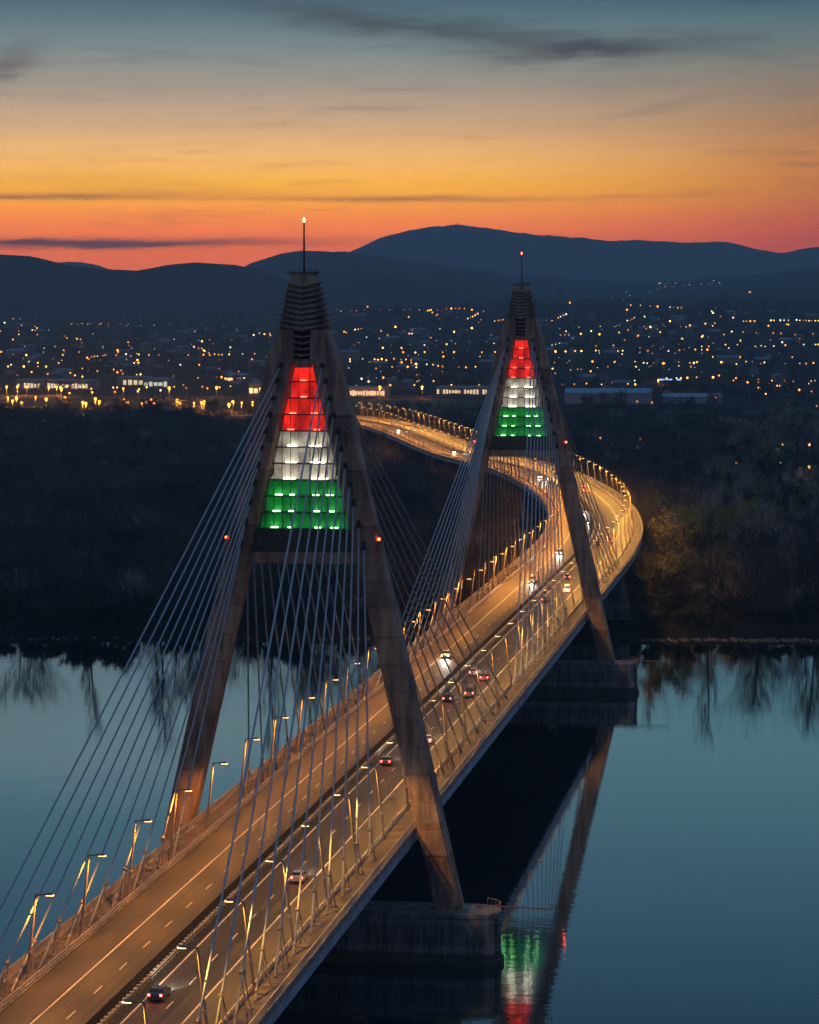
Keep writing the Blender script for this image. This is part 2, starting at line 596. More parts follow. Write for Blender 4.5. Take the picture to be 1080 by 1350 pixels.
for name, D, Df, crest in RIDGES:
    if name == 'main_ridge':         # the far massif
        crest = [(80 + (a - 80) * 1.3, -423 + (b + 423) * 1.3, 101 + (c - 101) * 1.3) for a, b, c in crest]
        D, Df = D * 1.3, Df * 1.3
    g = MB()
    cols = []
    for k in range(len(crest) - 1):
        a, b = Vector(crest[k]), Vector(crest[k + 1])
        n = max(1, int((b - a).length / 40))
        cols += [a.lerp(b, i / n) for i in range(n)]
    cols.append(Vector(crest[-1]))
    # soften the corners between the measured points
    zs = [c.z for c in cols]
    for _ in range(2):
        zs = [zs[0]] + [(zs[i - 1] + 2 * zs[i] + zs[i + 1]) / 4 for i in range(1, len(zs) - 1)] + [zs[-1]]
    rows = [0, .12, .25, .4, .55, .68, .8, .9, 1., 1.12, 1.3, 1.6]
    for r in rows:
        for c, z in zip(cols, zs):
            d = Vector((c.x - CAM.x, c.y - CAM.y, 0))
            L = d.length
            q = Df / D + (1 - Df / D) * r
            p = Vector((CAM.x, CAM.y, 0)) + d * q
            base = 10.
            if r <= 1:
                prof = .5 - .5 * math.cos(math.pi * r)
                prof = .45 * prof + .55 * r
                zz = base + (z - base) * prof
                zz += (1 - abs(2 * r - 1)) * 34 * noise.fractal(Vector((p.x * .0014, p.y * .0014, 1)), 1., 2., 4) * min(1, z / 200)
            else:
                zz = base + (z - base) * max(0, 1 - (r - 1) / .6) ** 1.5
            if abs(r - 1) < .01:
                zz += 5 * noise.noise(Vector((p.x * .009, 0, D))) + 3.5 * noise.noise(Vector((p.x * .031, 0, D))) + 2.5 * rng0.uniform(-1, 1)
            g.v.append((p.x, p.y, zz))
    n = len(cols)
    for j in range(len(rows) - 1):
        for i in range(n - 1):
            a = j * n + i
            g.f.append((a, a + 1, a + 1 + n, a + n))
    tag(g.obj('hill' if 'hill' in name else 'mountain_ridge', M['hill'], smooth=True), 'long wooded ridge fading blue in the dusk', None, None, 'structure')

# ---------------------------------------------------------------- bridge centre line
KEY = [(0, -260), (0, -100), (0, 100), (0, 250), (0, 400), (-.2, 480), (-3.0, 560), (-8.7, 627), (-16.2, 688), (-25.8, 748), (-37.6, 809), (-51.5, 872), (-68, 934), (-85, 982), (-114, 1062),
       (-143.5, 1166), (-166, 1250), (-188, 1330), (-208, 1394), (-236, 1465), (-270, 1535), (-312, 1610), (-365, 1690), (-430, 1775), (-520, 1870), (-660, 1970), (-850, 2040), (-1100, 2090), (-1500, 2130)]


def catmull(P, step):
    out = []
    for i in range(len(P) - 1):
        p0, p1, p2, p3 = P[max(i - 1, 0)], P[i], P[i + 1], P[min(i + 2, len(P) - 1)]
        n = max(1, int((Vector(p2) - Vector(p1)).length / step))
        for k in range(n):
            t = k / n
            out.append(tuple(.5 * (2 * b + (c - a) * t + (2 * a - 5 * b + 4 * c - d) * t * t + (3 * b - a - 3 * c + d) * t ** 3) for a, b, c, d in zip(p0, p1, p2, p3)))
    out.append(P[-1])
    return out


_raw = catmull(KEY, 2.0)
# smooth the curve and resample it by arc length; station 0 is at y = -260
for _ in range(60):
    _raw = [_raw[0]] + [((a[0] + 2 * b[0] + c[0]) / 4, (a[1] + 2 * b[1] + c[1]) / 4) for a, b, c in zip(_raw, _raw[1:], _raw[2:])] + [_raw[-1]]
_cum = [0.]
for a, b in zip(_raw, _raw[1:]):
    _cum.append(_cum[-1] + math.hypot(b[0] - a[0], b[1] - a[1]))
S_END = _cum[-1]
import bisect
Y0 = -260.


def centre(s):
    """(x, y, tangent) at chainage s, s = y while the bridge is straight"""
    d = min(max(s - Y0, 0), S_END - .01)
    i = min(bisect.bisect_right(_cum, d) - 1, len(_raw) - 2)
    t = (d - _cum[i]) / (_cum[i + 1] - _cum[i])
    a, b = _raw[i], _raw[i + 1]
    lo, hi = _raw[max(i - 4, 0)], _raw[min(i + 5, len(_raw) - 1)]
    tx, ty = hi[0] - lo[0], hi[1] - lo[1]
    L = math.hypot(tx, ty)
    return a[0] + (b[0] - a[0]) * t, a[1] + (b[1] - a[1]) * t, tx / L, ty / L


def deck_z(s):
    return 20.2 - 16.0 * sstep(1480, 2150, s)


def at(s, off, z=0.):
    x, y, tx, ty = centre(s)
    return Vector((x + ty * off, y - tx * off, deck_z(s) + z))


S_BRIDGE = 1720.
S_ROAD = S_END + Y0 - 2


def stations(a, b):
    out = [a]
    while out[-1] < b - 1e-6:
        s = out[-1]
        out.append(min(b, s + (20 if s < 440 else 6 if s < 1480 else 12)))
    return out


def sweep(g, prof, a, b, closed=True, uv=None):
    st = stations(a, b)
    i, n = len(g.v), len(prof)
    for s in st:
        for off, z in prof:
            g.v.append(at(s, off, z))
            if uv is not None:
                uv.append((s, off))
    for j in range(len(st) - 1):
        for k in range(n if closed else n - 1):
            p, q = i + j * n + k, i + j * n + (k + 1) % n
            g.f.append((p, q, q + n, p + n))
    if closed:
        g.f.append(tuple(i + k for k in reversed(range(n))))
        g.f.append(tuple(i + (len(st) - 1) * n + k for k in range(n)))
    return g


def rect(a, b, z0, z1):
    return [(a, z0), (a, z1), (b, z1), (b, z0)]


def with_uv(g, uv, name, m, parent):
    me = g.mesh(name, m)
    lay = me.uv_layers.new(name='UVMap')
    for lp in me.loops:
        lay.data[lp.index].uv = uv[lp.vertex_index]
    return link(name, me, parent)


bridge = thing('road_bridge', 'long motorway bridge deck curving away to the left, lit orange', 'bridge')
for a, b in ((-13.1, -1.75), (.62, 13.1)):
    g, uv = MB(), []
    sweep(g, rect(a, b, -.45, 0), -255, S_BRIDGE, True, uv)
    with_uv(g, uv, 'carriageway', M['asphalt'], bridge)
for sgn in (-1, 1):
    g = MB()
    sweep(g, rect(sgn * 13.1, sgn * 16.75, -.45, .14), -255, S_BRIDGE)
    g.obj('walkway', M['walk'], bridge)
    g = MB()
    sweep(g, rect(sgn * 16.75, sgn * 17.1, -.62, .26), -255, S_BRIDGE)
    g.obj('kerb_beam', M['kerb'], bridge)
    g = MB()
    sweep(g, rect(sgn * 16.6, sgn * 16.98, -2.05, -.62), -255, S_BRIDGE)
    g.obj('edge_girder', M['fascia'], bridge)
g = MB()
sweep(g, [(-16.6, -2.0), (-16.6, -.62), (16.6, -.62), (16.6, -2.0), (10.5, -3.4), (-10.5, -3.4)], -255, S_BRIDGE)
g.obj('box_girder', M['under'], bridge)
# painted lines: edge lines as strips, lane dashes one by one where they can be picked out
for off in (-8.4, -1.95, 1.6, 8.4):
    g = MB()
    sweep(g, [(off - .11, .006), (off + .11, .006)], -255, S_BRIDGE, False)
    g.obj('edge_line', M['line'], bridge)
dash = MB()
dash.quad((-.085, -1.85, .006), (.085, -1.85, .006), (.085, 1.85, .006), (-.085, 1.85, .006))
dash_me = dash.mesh('lane_dash', M['line'])
far_dash = MB()
s = -152.6
while s < S_BRIDGE - 4:
    for off in (-5.0, 5.05):
        ss = s + (0 if off < 0 else 6.)
        if ss < 760:
            o = link('lane_dash', dash_me, bridge)
            x, y, tx, ty = centre(ss)
            o.location = at(ss, off)
            o.rotation_euler = (0, 0, math.atan2(-tx, ty))
        else:
            sweep(far_dash, [(off - .1, .006), (off + .1, .006)], ss - 1.85, ss + 1.85, False)
    s += 11.85
tag(far_dash.obj('lane_dash', M['line'], bridge), kind='stuff')

# guard rails between shoulder and walkway: two rails on close posts
for sgn in (-1, 1):
    g = MB()
    sweep(g, rect(sgn * 13.24, sgn * 13.36, .86, 1.02), -255, S_BRIDGE)
    sweep(g, rect(sgn * 13.20, sgn * 13.36, .48, .64), -255, S_BRIDGE)
    rail = g.obj('guard_rail', M['galv'], bridge)
    g = MB()
    sweep(g, rect(sgn * 13.12, sgn * 13.5, .14, .26), -255, S_BRIDGE)
    g.obj('rail_plinth', M['kerb'], bridge)
    g = MB()
    s = -254.
    while s < S_BRIDGE:
        x, y, tx, ty = centre(s)
        mx = Matrix.Translation(at(s, sgn * 13.42)) @ Matrix.Rotation(math.atan2(-tx, ty), 4, 'Z')
        g.box((0, 0, .62), (.12, .16, .76), mx)
        s += 1.5 if s < 500 else 3.
    tag(g.obj('rail_post', M['galv'], rail), kind='stuff')
# median barrier: stout spacer blocks under a rail, dark gap beside it
g = MB()
sweep(g, rect(-.9, .60, -.5, -.12), -255, S_BRIDGE)
g.obj('dark_gap_strip', M['dark'], bridge)  # shade of the median gap put into a dark strip under the blocks
g = MB()
sweep(g, rect(.30, .40, .62, .74), -255, S_BRIDGE)
sweep(g, rect(-.38, -.28, .62, .74), -255, S_BRIDGE)
sweep(g, rect(.30, .40, .25, .37), -255, S_BRIDGE)
mrail = g.obj('median_rail', M['dark'], bridge)
g = MB()
s = -254.
while s < S_BRIDGE:
    x, y, tx, ty = centre(s)
    mx = Matrix.Translation(at(s, 0)) @ Matrix.Rotation(math.atan2(-tx, ty), 4, 'Z')
    g.box((.02, 0, .30), (.16, .2, .84), mx)
    g.box((.02, 0, .62), (.46, .56, .48), mx)
    s += 1.65 if s < 500 else 3.3
tag(g.obj('spacer_block', M['galv'], mrail), kind='stuff')
g = MB()
sweep(g, rect(-1.85, -1.75, 0, .55), -255, S_BRIDGE)
g.obj('gap_screen', M['dark'], bridge)
# parapets
for sgn in (-1, 1):
    g = MB()
    sweep(g, rect(sgn * 16.86, sgn * 16.98, 1.28, 1.38), -255, S_BRIDGE)
    sweep(g, rect(sgn * 16.89, sgn * 16.95, .40, .45), -255, S_BRIDGE)
    par = g.obj('parapet_rail', M['galv'], bridge)
    g = MB()
    s = -254.
    while s < S_BRIDGE:
        p = at(s, sgn * 16.92)
        g.box((p.x, p.y, p.z + .80), (.13, .13, 1.08))
        s += 1.8
    tag(g.obj('parapet_post', M['galv'], par), kind='stuff')
    g = MB()
    s = -190.
    while s < 900:
        p = at(s, sgn * 16.92)
        g.rings([[(p.x - .02, p.y - .02, p.z + h), (p.x + .02, p.y - .02, p.z + h), (p.x + .02, p.y + .02, p.z + h), (p.x - .02, p.y + .02, p.z + h)] for h in (.42, 1.29)], False)
        s += .16 if s < 340 else .3
    tag(g.obj('parapet_picket', M['galv'], par), kind='stuff')
# expansion joints across the carriageways, drain gratings along the guard rails
for s in (-146, 146, 154, 300 + 146, 520, 600, 690, 790):
    for a, b in ((-13.0, -1.8), (.7, 13.0)):
        g = MB()
        sweep(g, [(a, .005), (b, .005)], s - .28, s + .28, False)
        g.obj('expansion_joint', M['dark'], bridge)
for k in range(26):
    for sgn in (-1, 1):
        g = MB()
        p = at(-150 + 24 * k, sgn * 12.75, .004)
        g.quad((p.x - .25, p.y - .45, p.z), (p.x + .25, p.y - .45, p.z), (p.x + .25, p.y + .45, p.z), (p.x - .25, p.y + .45, p.z))
        g.obj('drain_grating', M['dark'], bridge)
# cross joints in the walkways, drain boxes on the girder
for s in (-143, 143.5, 157, 300, 444):
    for sgn in (-1, 1):
        g = MB()
        g.box((0, 0, 0), (.35, 1.2, 1.5), Matrix.Translation(at(s, sgn * 17.15, -1.2)))
        g.obj('joint_cover', M['fascia'], bridge)

# road on the plain, continuing the bridge
g, uv = MB(), []
sweep(g, rect(-13.1, 13.1, -.5, .0), S_BRIDGE, S_ROAD, True, uv)
o = with_uv(g, uv, 'road', M['asphalt'], None)
tag(o, 'lit motorway running left across the plain', None, None, 'structure')
g = MB()
sweep(g, [(-14, -.02), (14, -.02), (34, -16), (-34, -16)], S_BRIDGE, S_ROAD)
tag(g.obj('embankment', M['ground']), 'grass embankment under the motorway', None, None, 'structure')


def road(pts, wd, label, z=4.2):
    P = catmull(pts, 30)
    g, uv = MB(), []
    for i, p in enumerate(P):
        a, b = P[max(i - 1, 0)], P[min(i + 1, len(P) - 1)]
        t = Vector((b[0] - a[0], b[1] - a[1])).normalized()
        for o in (-wd / 2, wd / 2):
            q = (p[0] + t.y * o, p[1] - t.x * o)
            g.v.append((q[0], q[1], max(z, height(*q) + .8)))
            uv.append((i * 30., o))
    for i in range(len(P) - 1):
        g.f.append((2 * i, 2 * i + 1, 2 * i + 3, 2 * i + 2))
    return tag(with_uv(g, uv, 'road', M['asphalt'], None), label, None, None, 'structure')


ROAD_B = [(-1900, 2360), (-1300, 2340), (-900, 2325), (-750, 2320), (-630, 2350), (-500, 2410), (-380, 2425), (-120, 2500), (200, 2560), (700, 2560)]
road(ROAD_B, 16, 'lit road beyond the fields')

# ---------------------------------------------------------------- bridge piers under the curve
def wall_pier(s, idx):
    x, y, tx, ty = centre(s)
    z0 = deck_z(s)
    if z0 < 9:
        return
    t = thing('bridge_pier', ['wide concrete wall pier on the bank below the deck', 'concrete pier under the curving deck'][idx > 0], 'pier', (x, y, 0), math.atan2(-tx, ty), None if idx == 0 else 'piers under the curving deck')
    g = MB()
    wt, wb = (15.6, 19.2) if idx == 0 else (8.5, 10.5)
    zt, zb = z0 - 3.45, (-.5 if idx == 0 else 1.)
    if idx == 0:
        zt = z0 - 2.1
    th = 1.6
    ring = lambda wdt, z: [(-wdt, -th, z), (-wdt + .8, -th - .7, z), (wdt - .8, -th - .7, z), (wdt, -th, z), (wdt, th, z), (wdt - .8, th + .7, z), (-wdt + .8, th + .7, z), (-wdt, th, z)]
    if idx == 0:
        # the wall stops under the box girder and carries it on two shoulders
        g.rings([ring(wb, zb), ring(wt + (wb - wt) * .05, z0 - 3.55)])
    else:
        g.rings([ring(wb, zb), ring(wt, zt)])
    g.obj('pier_wall', M['pier'], t)
    g = MB()
    g.box((0, 0, zb + .35), (wb * 2 + 2.4, th * 2 + 4, 1.1))
    g.obj('footing', M['pier'], t)


for i, s in enumerate([445, 512, 580, 650, 722, 795, 870, 945, 1020, 1095, 1170, 1245, 1320, 1395, 1470]):
    wall_pier(s, i)

# ---------------------------------------------------------------- pylons
ZB = 8.1
XO = lambda z: 24.62 - .2265 * (z - ZB)      # outer edge
XI = lambda z: 20.45 - .2262 * (z - ZB)      # inner edge
DY = 2.2
WCAB = 14.6
TOPZ = [64.4, 67.7, 70.9, 73.75, 76.5, 79.0, 81.6, 84.1, 86.6, 89.2, 91.6]


def emissive_pane(name, base, em, k):
    """lit membrane panel: backlit evenly, a little mottled like crumpled sheet"""
    m, t, b = mat(name)
    oc = t.node('ShaderNodeTexCoord').outputs['Object']
    n = t.noise(t.scaled(oc, (2.4, 1, .7)), 1., 5, .65)
    n2 = t.noise(t.scaled(oc, (.55, 1, .4)), 1., 2, .5)
    t.l.new(t.mix(t.smooth(n, .3, .7), tuple(c * .6 for c in base), base), b.inputs['Base Color'])
    b.inputs['Emission Color'].default_value = (*em, 1)
    t.l.new(t.math('MULTIPLY', t.math('ADD', .35, t.math('MULTIPLY', t.smooth(n2, .3, .7), .9)), k), b.inputs['Emission Strength'])
    b.inputs['Roughness'].default_value = .6
    bp = t.node('ShaderNodeBump')
    bp.inputs['Strength'].default_value = .5
    bp.inputs['Distance'].default_value = .2
    t.l.new(n, bp.inputs['Height'])
    t.l.new(bp.outputs[0], b.inputs['Normal'])
    m.cycles.emission_sampling = 'NONE'
    return m


PANE = {'red': emissive_pane('red_lit_sheet', (.75, .12, .08), (1, .02, .01), .8),
        'white': emissive_pane('white_lit_sheet', (.72, .68, .60), (1, .88, .66), .27),
        'green': emissive_pane('green_lit_sheet', (.10, .6, .16), (.0, .55, .07), .17)}
BAR = {'red': glow('red_light_bar', (1, .10, .05), 7, 'FRONT'), 'white': glow('white_light_bar', (1, .90, .66), 12, 'FRONT'), 'green': glow('green_light_bar', (.38, 1, .38), 7.5, 'FRONT')}
M['mullion'] = simple('panel_frame', (.06, .055, .05), .6)

pylon = thing('bridge_pylon', 'tall concrete A-shaped pylon close to the camera side, gold light on its mast', 'pylon', (0, 0, 0), 0, 'bridge pylons')
for sgn in (-1, 1):
    # leg cast in lifts: a shallow groove at every joint
    g = MB()
    rings = []
    zz = [ZB]
    while zz[-1] < 91.0 - 2:
        zz.append(zz[-1] + 4.2)
    zz = [z for z in zz if z < 89] + [91.4]

    def ring(z, ins=0.):
        a, b = XI(z) + ins, XO(z) - ins
        d = DY - ins
        c = .35
        return [(sgn * a, -d + c, z), (sgn * (a + c), -d, z), (sgn * (b - c), -d, z), (sgn * b, -d + c, z), (sgn * b, d - c, z), (sgn * (b - c), d, z), (sgn * (a + c), d, z), (sgn * a, d - c, z)]
    for k, z in enumerate(zz):
        if 0 < k < len(zz) - 1:
            rings += [ring(z - .09), ring(z - .06, .11), ring(z + .06, .11), ring(z + .09)]
        else:
            rings.append(ring(z))
    # above the lit panels the two legs close to a narrow slot
    def ring2(z):
        a, b = 1.22, XO(z) - max(0, z - 91.4) * .13
        d, c = DY, .3
        return [(sgn * a, -d + c, z), (sgn * (a + c), -d, z), (sgn * (b - c), -d, z), (sgn * b, -d + c, z), (sgn * b, d - c, z), (sgn * (b - c), d, z), (sgn * (a + c), d, z), (sgn * a, d - c, z)]
    rings += [ring2(91.9), ring2(94.2), ring2(96.9)]
    if sgn > 0:
        rings = [list(reversed(r)) for r in rings]
    leg = g.rings(rings).obj('leg', M['pylon'], pylon)
# crossbeam: recessed wall over a proud lower ledge
g = MB()
z0, z1, z2 = 61.2, 62.9, 66.4
g.prism([(-XI(z0) - .3, -1.9, z0), (XI(z0) + .3, -1.9, z0), (XI(z0) + .3, 1.9, z0), (-XI(z0) - .3, 1.9, z0)], [(-XI(z1) - .3, -1.9, z1), (XI(z1) + .3, -1.9, z1), (XI(z1) + .3, 1.9, z1), (-XI(z1) - .3, 1.9, z1)])
beam = g.obj('crossbeam', M['pylon'], pylon)
g = MB()
g.prism([(-XI(z1) - .3, -1.3, z1), (XI(z1) + .3, -1.3, z1), (XI(z1) + .3, 1.3, z1), (-XI(z1) - .3, 1.3, z1)], [(-XI(z2) - .3, -1.3, z2), (XI(z2) + .3, -1.3, z2), (XI(z2) + .3, 1.3, z2), (-XI(z2) - .3, 1.3, z2)])
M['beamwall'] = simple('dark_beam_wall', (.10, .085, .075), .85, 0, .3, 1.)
g.obj('beam_wall', M['beamwall'], beam)
g = MB()
for k in range(9):
    x = -6.4 + k * 1.6
    g.box((x, -1.33, 64.6), (.06, .06, 3.3))
g.obj('wall_joint', M['dark'], beam)
# ten storeys of lit sheet between the legs
NT_ = 10
for k in range(NT_):
    za = 66.4 + 2.5 * k
    zb_ = za + 2.5
    colr = 'green' if k < 3 else 'white' if k < 6 else 'red'
    ha = XI(za) - .22
    hb = XI(zb_) - .22
    ha = min(ha, 6.95)
    g = MB()
    g.box((0, -.55, za + .02), (ha * 2 + .2, 1.5, .13))
    g.obj('storey_floor', M['mullion'], pylon)
    edges = [-.86, .86]
    while edges[-1] < ha - .5:
        edges.append(edges[-1] + 1.32)
    pos = edges[1:]
    cuts = [-e for e in reversed(pos)] + pos
    for c0, c1 in zip(cuts, cuts[1:]):
        def cl(x, z):
            h = ha + (hb - ha) * (z - za) / 2.5
            return max(-h, min(h, x))
        zz0, zz1 = za + .14, zb_ - .08
        p = [(cl(c0 + .05, zz0), zz0), (cl(c1 - .05, zz0), zz0), (cl(c1 - .05, zz1), zz1), (cl(c0 + .05, zz1), zz1)]
        if p[1][0] - p[0][0] < .15:
            continue
        if p[2][0] - p[3][0] < .02:
            # the sloping leg cuts this pane to a triangle
            p = p[:2] + [((p[0][0] if c0 > 0 else p[1][0]), zz0 + 2.5 * .8 * (p[1][0] - p[0][0]) / 1.32)]
        mid = c0 < 0 < c1
        yy = -.28 if mid else .0
        g = MB()
        g.prism([(x, yy, z) for x, z in reversed(p)], [(x, yy + .06, z) for x, z in reversed(p)])
        pane = g.obj('lit_pane', PANE[colr], pylon)
    # thin frame posts between panes
    for c in cuts:
        h = ha + (hb - ha) * .98
        if abs(c) < h:
            g = MB()
            g.box((c, -.06, za + 1.27), (.065, .14, 2.3))
            g.obj('frame_post', M['mullion'], pylon)
    # linear fittings standing on each floor
    if k < 3:
        xs_ = [-.66 * ha, -.28 * ha - .2, .28 * ha + .2, .68 * ha]
        ln = [1.15, .75, 1.0, 1.15]
    elif k < 6:
        xs_ = [-.42 * ha, .46 * ha]
        ln = [1.2 + .7 * (6 - k) / 3, 1.6 + .9 * (6 - k) / 3]
    elif k < 8:
        xs_, ln = [-.55 * ha, .55 * ha], [1.0, 1.0]
    else:
        xs_, ln = [0], [.9]
    for x, l in zip(xs_, ln):
        g = MB()
        g.box((x, -.72, za + .26), (l, .16, .17))
        g.obj('light_bar', BAR[colr], pylon)
# slot above the panels with chevron slats
g = MB()
g.box((0, .3, 94.3), (2.44, 2.4, 5.4))
g.obj('slot_wall', M['beamwall'], pylon)
g = MB()
g.box((0, -.85, 91.75), (2.3, 1.5, 1.3))
g.obj('slot_sill', M['pylon'], pylon)


def chevron(w0, d0, d1, z, th, drop):
    """bar that dips to its middle, both faces alike"""
    g = MB()
    low = [(-w0, -d0, z), (0, -d1, z - drop), (w0, -d0, z), (w0, d0, z), (0, d1, z - drop), (-w0, d0, z)]
    g.prism(low, [(x, y, q + th) for x, y, q in low])
    return g


for k in range(5):
    g = MB()
    z = 92.9 + .93 * k
    p = [(-1.2, -2.05, z + .12), (0, -2.15, z - .12), (1.2, -2.05, z + .12), (1.2, -1.0, z + .12), (0, -1.0, z - .12), (-1.2, -1.0, z + .12)]
    g.prism(p, [(x, y, q + .26) for x, y, q in p])
    g.obj('slat', M['pylon'], pylon)
# pylon head: tapering core ringed by nine dipping ledges, then the cap
M['corewall'] = simple('head_concrete', (.19, .15, .13), .85, 0, .3, 1.)
hexring = lambda w0, d0, d1, z: [(-w0, -d0, z), (0, -d1, z), (w0, -d0, z), (w0, d0, z), (0, d1, z), (-w0, d0, z)]
g = MB()
g.rings([hexring(3.9, 1.75, 2.25, 96.7), hexring(3.45, 1.7, 2.15, 97.3), hexring(2.15, 1.45, 1.75, 103.9)])
g.obj('head_core', M['corewall'], pylon)
M['ledge'] = concrete('ledge_concrete', (.44, .33, .28))
for k in range(9):
    q = k / 8
    chevron(4.02 - 1.45 * q, 2.05 - .35 * q, 2.75 - .55 * q, 97.5 + .80 * k, .2, .82 - .2 * q).obj('ledge', M['ledge'], pylon)
g = MB()
g.rings([hexring(2.12, 1.5, 1.9, 103.3), hexring(1.78, 1.3, 1.62, 105.4)])
cap = g.obj('head_cap', M['pylon'], pylon)
g = MB()
g.box((0, 0, 105.47), (4.3, 3.0, .12))
for x in (-2.6, 2.6):
    g.box((x, -.2, 105.55), (1.1, .08, .08))
for x, h in ((-2.05, .5), (-1.2, .35), (-.5, .62), (.45, .7), (.9, .5), (1.3, .75), (1.75, .4), (2.1, .55)):
    g.box((x, -1.35, 105.5 + h / 2), (.10, .10, h))
    g.box((x, 1.35, 105.5 + h / 2), (.06, .06, h))
g.obj('roof_platform', M['dark'], cap)
g = MB()
g.tube([(0, 0, 105.4), (0, 0, 108.5), (0, 0, 113.2)], [.17, .15, .12], 8)
mast = g.obj('mast', M['redmast'], pylon)
g = MB()
g.rings([[(r * math.cos(a * math.pi / 4), r * math.sin(a * math.pi / 4), z) for a in range(8)] for z, r in ((113.2, .12), (113.25, .17), (113.5, .17), (113.7, .11), (113.85, .03))])
bea_gold = g.obj('mast_beacon', M['beacon_gold'], mast)
for sgn in (-1, 1):
    g = MB()
    x = sgn * (XO(65) + .12)
    g.ball((x, -2.1, 65.1), .22)
    o = g.obj('warning_light', M['beacon_red'], pylon)
    g = MB()
    g.box((x - sgn * .15, -1.95, 64.7), (.5, .3, .3))
    g.obj('bracket', M['dark'], o)
# stay cables: eleven per leg towards each side
for sgn in (-1, 1):
    for way in (-1, 1):
        for i in range(11):
            zt = TOPZ[i]
            a = Vector((sgn * (3.15 + (91.6 - zt) * .2325), way * 2.1, zt))
            b = Vector((sgn * WCAB, way * (27 + 11.65 * i), 20.35))
            d = (b - a).normalized()
            g = MB()
            # slight sag
            n = 6
            pts = []
            for k in range(n + 1):
                t = k / n
                p = a.lerp(b, t)
                p.z -= .0016 * (b - a).length * 4 * t * (1 - t)
                pts.append(p)
            g.tube(pts, .135, 6)
            cb = g.obj('stay_cable', M['cable'], pylon, True)
            g = MB()
            g.tube([b - d * 2.3, b - d * 2.2, b - d * 1.5, b - d * 1.4, b], [.16, .24, .24, .15, .17], 8)
            g.obj('lower_socket', M['socket'], cb)
            g = MB()
            g.tube([a - d * .3, a + d * 1.0], [.34, .30], 8)
            g.obj('upper_socket', M['dark'], cb)

# the river pier the pylon stands on
pier = thing('river_pier', 'long concrete river pier below the pylon that has the gold beacon', 'pier', (0, 0, 0), 0, 'river piers of the pylons')


def stadium(hl, th, z, n=10):
    r = th
    pts = []
    for k in range(n + 1):
        a = -math.pi / 2 + math.pi * k / n
        pts.append((hl - r + r * math.cos(a), r * math.sin(a), z))
    for k in range(n + 1):
        a = math.pi / 2 + math.pi * k / n
        pts.append((-hl + r + r * math.cos(a), r * math.sin(a), z))
    return pts


g = MB()
g.rings([stadium(30.9, 4.2, -2), stadium(30.9, 4.2, .9), stadium(30.5, 3.95, 1.0), stadium(30.3, 3.9, 7.5)])
g.obj('pier_body', M['pier'], pier)
g = MB()
g.rings([stadium(30.55, 4.1, 7.52), stadium(30.55, 4.1, 8.1)])
g.obj('pier_coping', M['pier'], pier)
g = MB()
for k in range(9):
    a = -.55
    g.box((26.3 + 4.0 * math.cos(a), 4.0 * math.sin(a), 1.4 + .7 * k), (.9, .5, .30))
g.obj('ladder_rung', M['dark'], pier)
g = MB()
g.tube([(26.5, 1.0, 8.55), (38.2, .4, 8.45)], [.16, .10], 6)
g.tube([(26.8, 1.0, 8.1), (26.8, 1.0, 8.7)], .12, 6)
g.box((38.2, .4, 8.8), (.18, .18, 1.0))
M['boom'] = simple('rusty_boom_paint', (.33, .17, .12), .6)
g.obj('navigation_boom', M['boom'], pier)
g = MB()
for k in range(13):
    a = -1.2 + k * .2
    p = (26.6 + 3.7 * math.cos(a), 3.7 * math.sin(a))
    g.box((p[0], p[1], 8.65), (.06, .06, 1.1))
g.tube([(26.6 + 3.7 * math.cos(-1.2 + k * .2), 3.7 * math.sin(-1.2 + k * .2), 9.2) for k in range(13)], .045, 4)
g.obj('end_railing', M['galv'], pier)
g = MB()
g.box((8, -3.3, 8.7), (.5, .5, 1.2))
g.box((9.2, -3.3, 8.5), (.7, .4, .8))
g.tube([(9.9, -3.3, 8.1), (9.9, -3.3, 10.4)], .06, 5)
g.ball((9.9, -3.3, 10.5), .32)
g.tube([(8.6, -3.3, 8.1), (8.6, -3.3, 9.9), (9.4, -3.3, 10.1)], .05, 5)
g.obj('weather_mast', M['galv'], pier)

p2 = copy_tree(pylon)
p2.location = (0, 300, 0)
p2['label'] = 'smaller, more distant A-shaped pylon beyond the first, red light on its mast'
for ch in p2.children_recursive:
    if ch.name.startswith('mast_beacon'):
        ch.data = ch.data.copy()
        ch.data.materials[0] = M['beacon_red']
q2 = copy_tree(pier)
q2.location = (0, 300, 0)
q2['label'] = 'concrete river pier under the more distant pylon near the wooded bank'

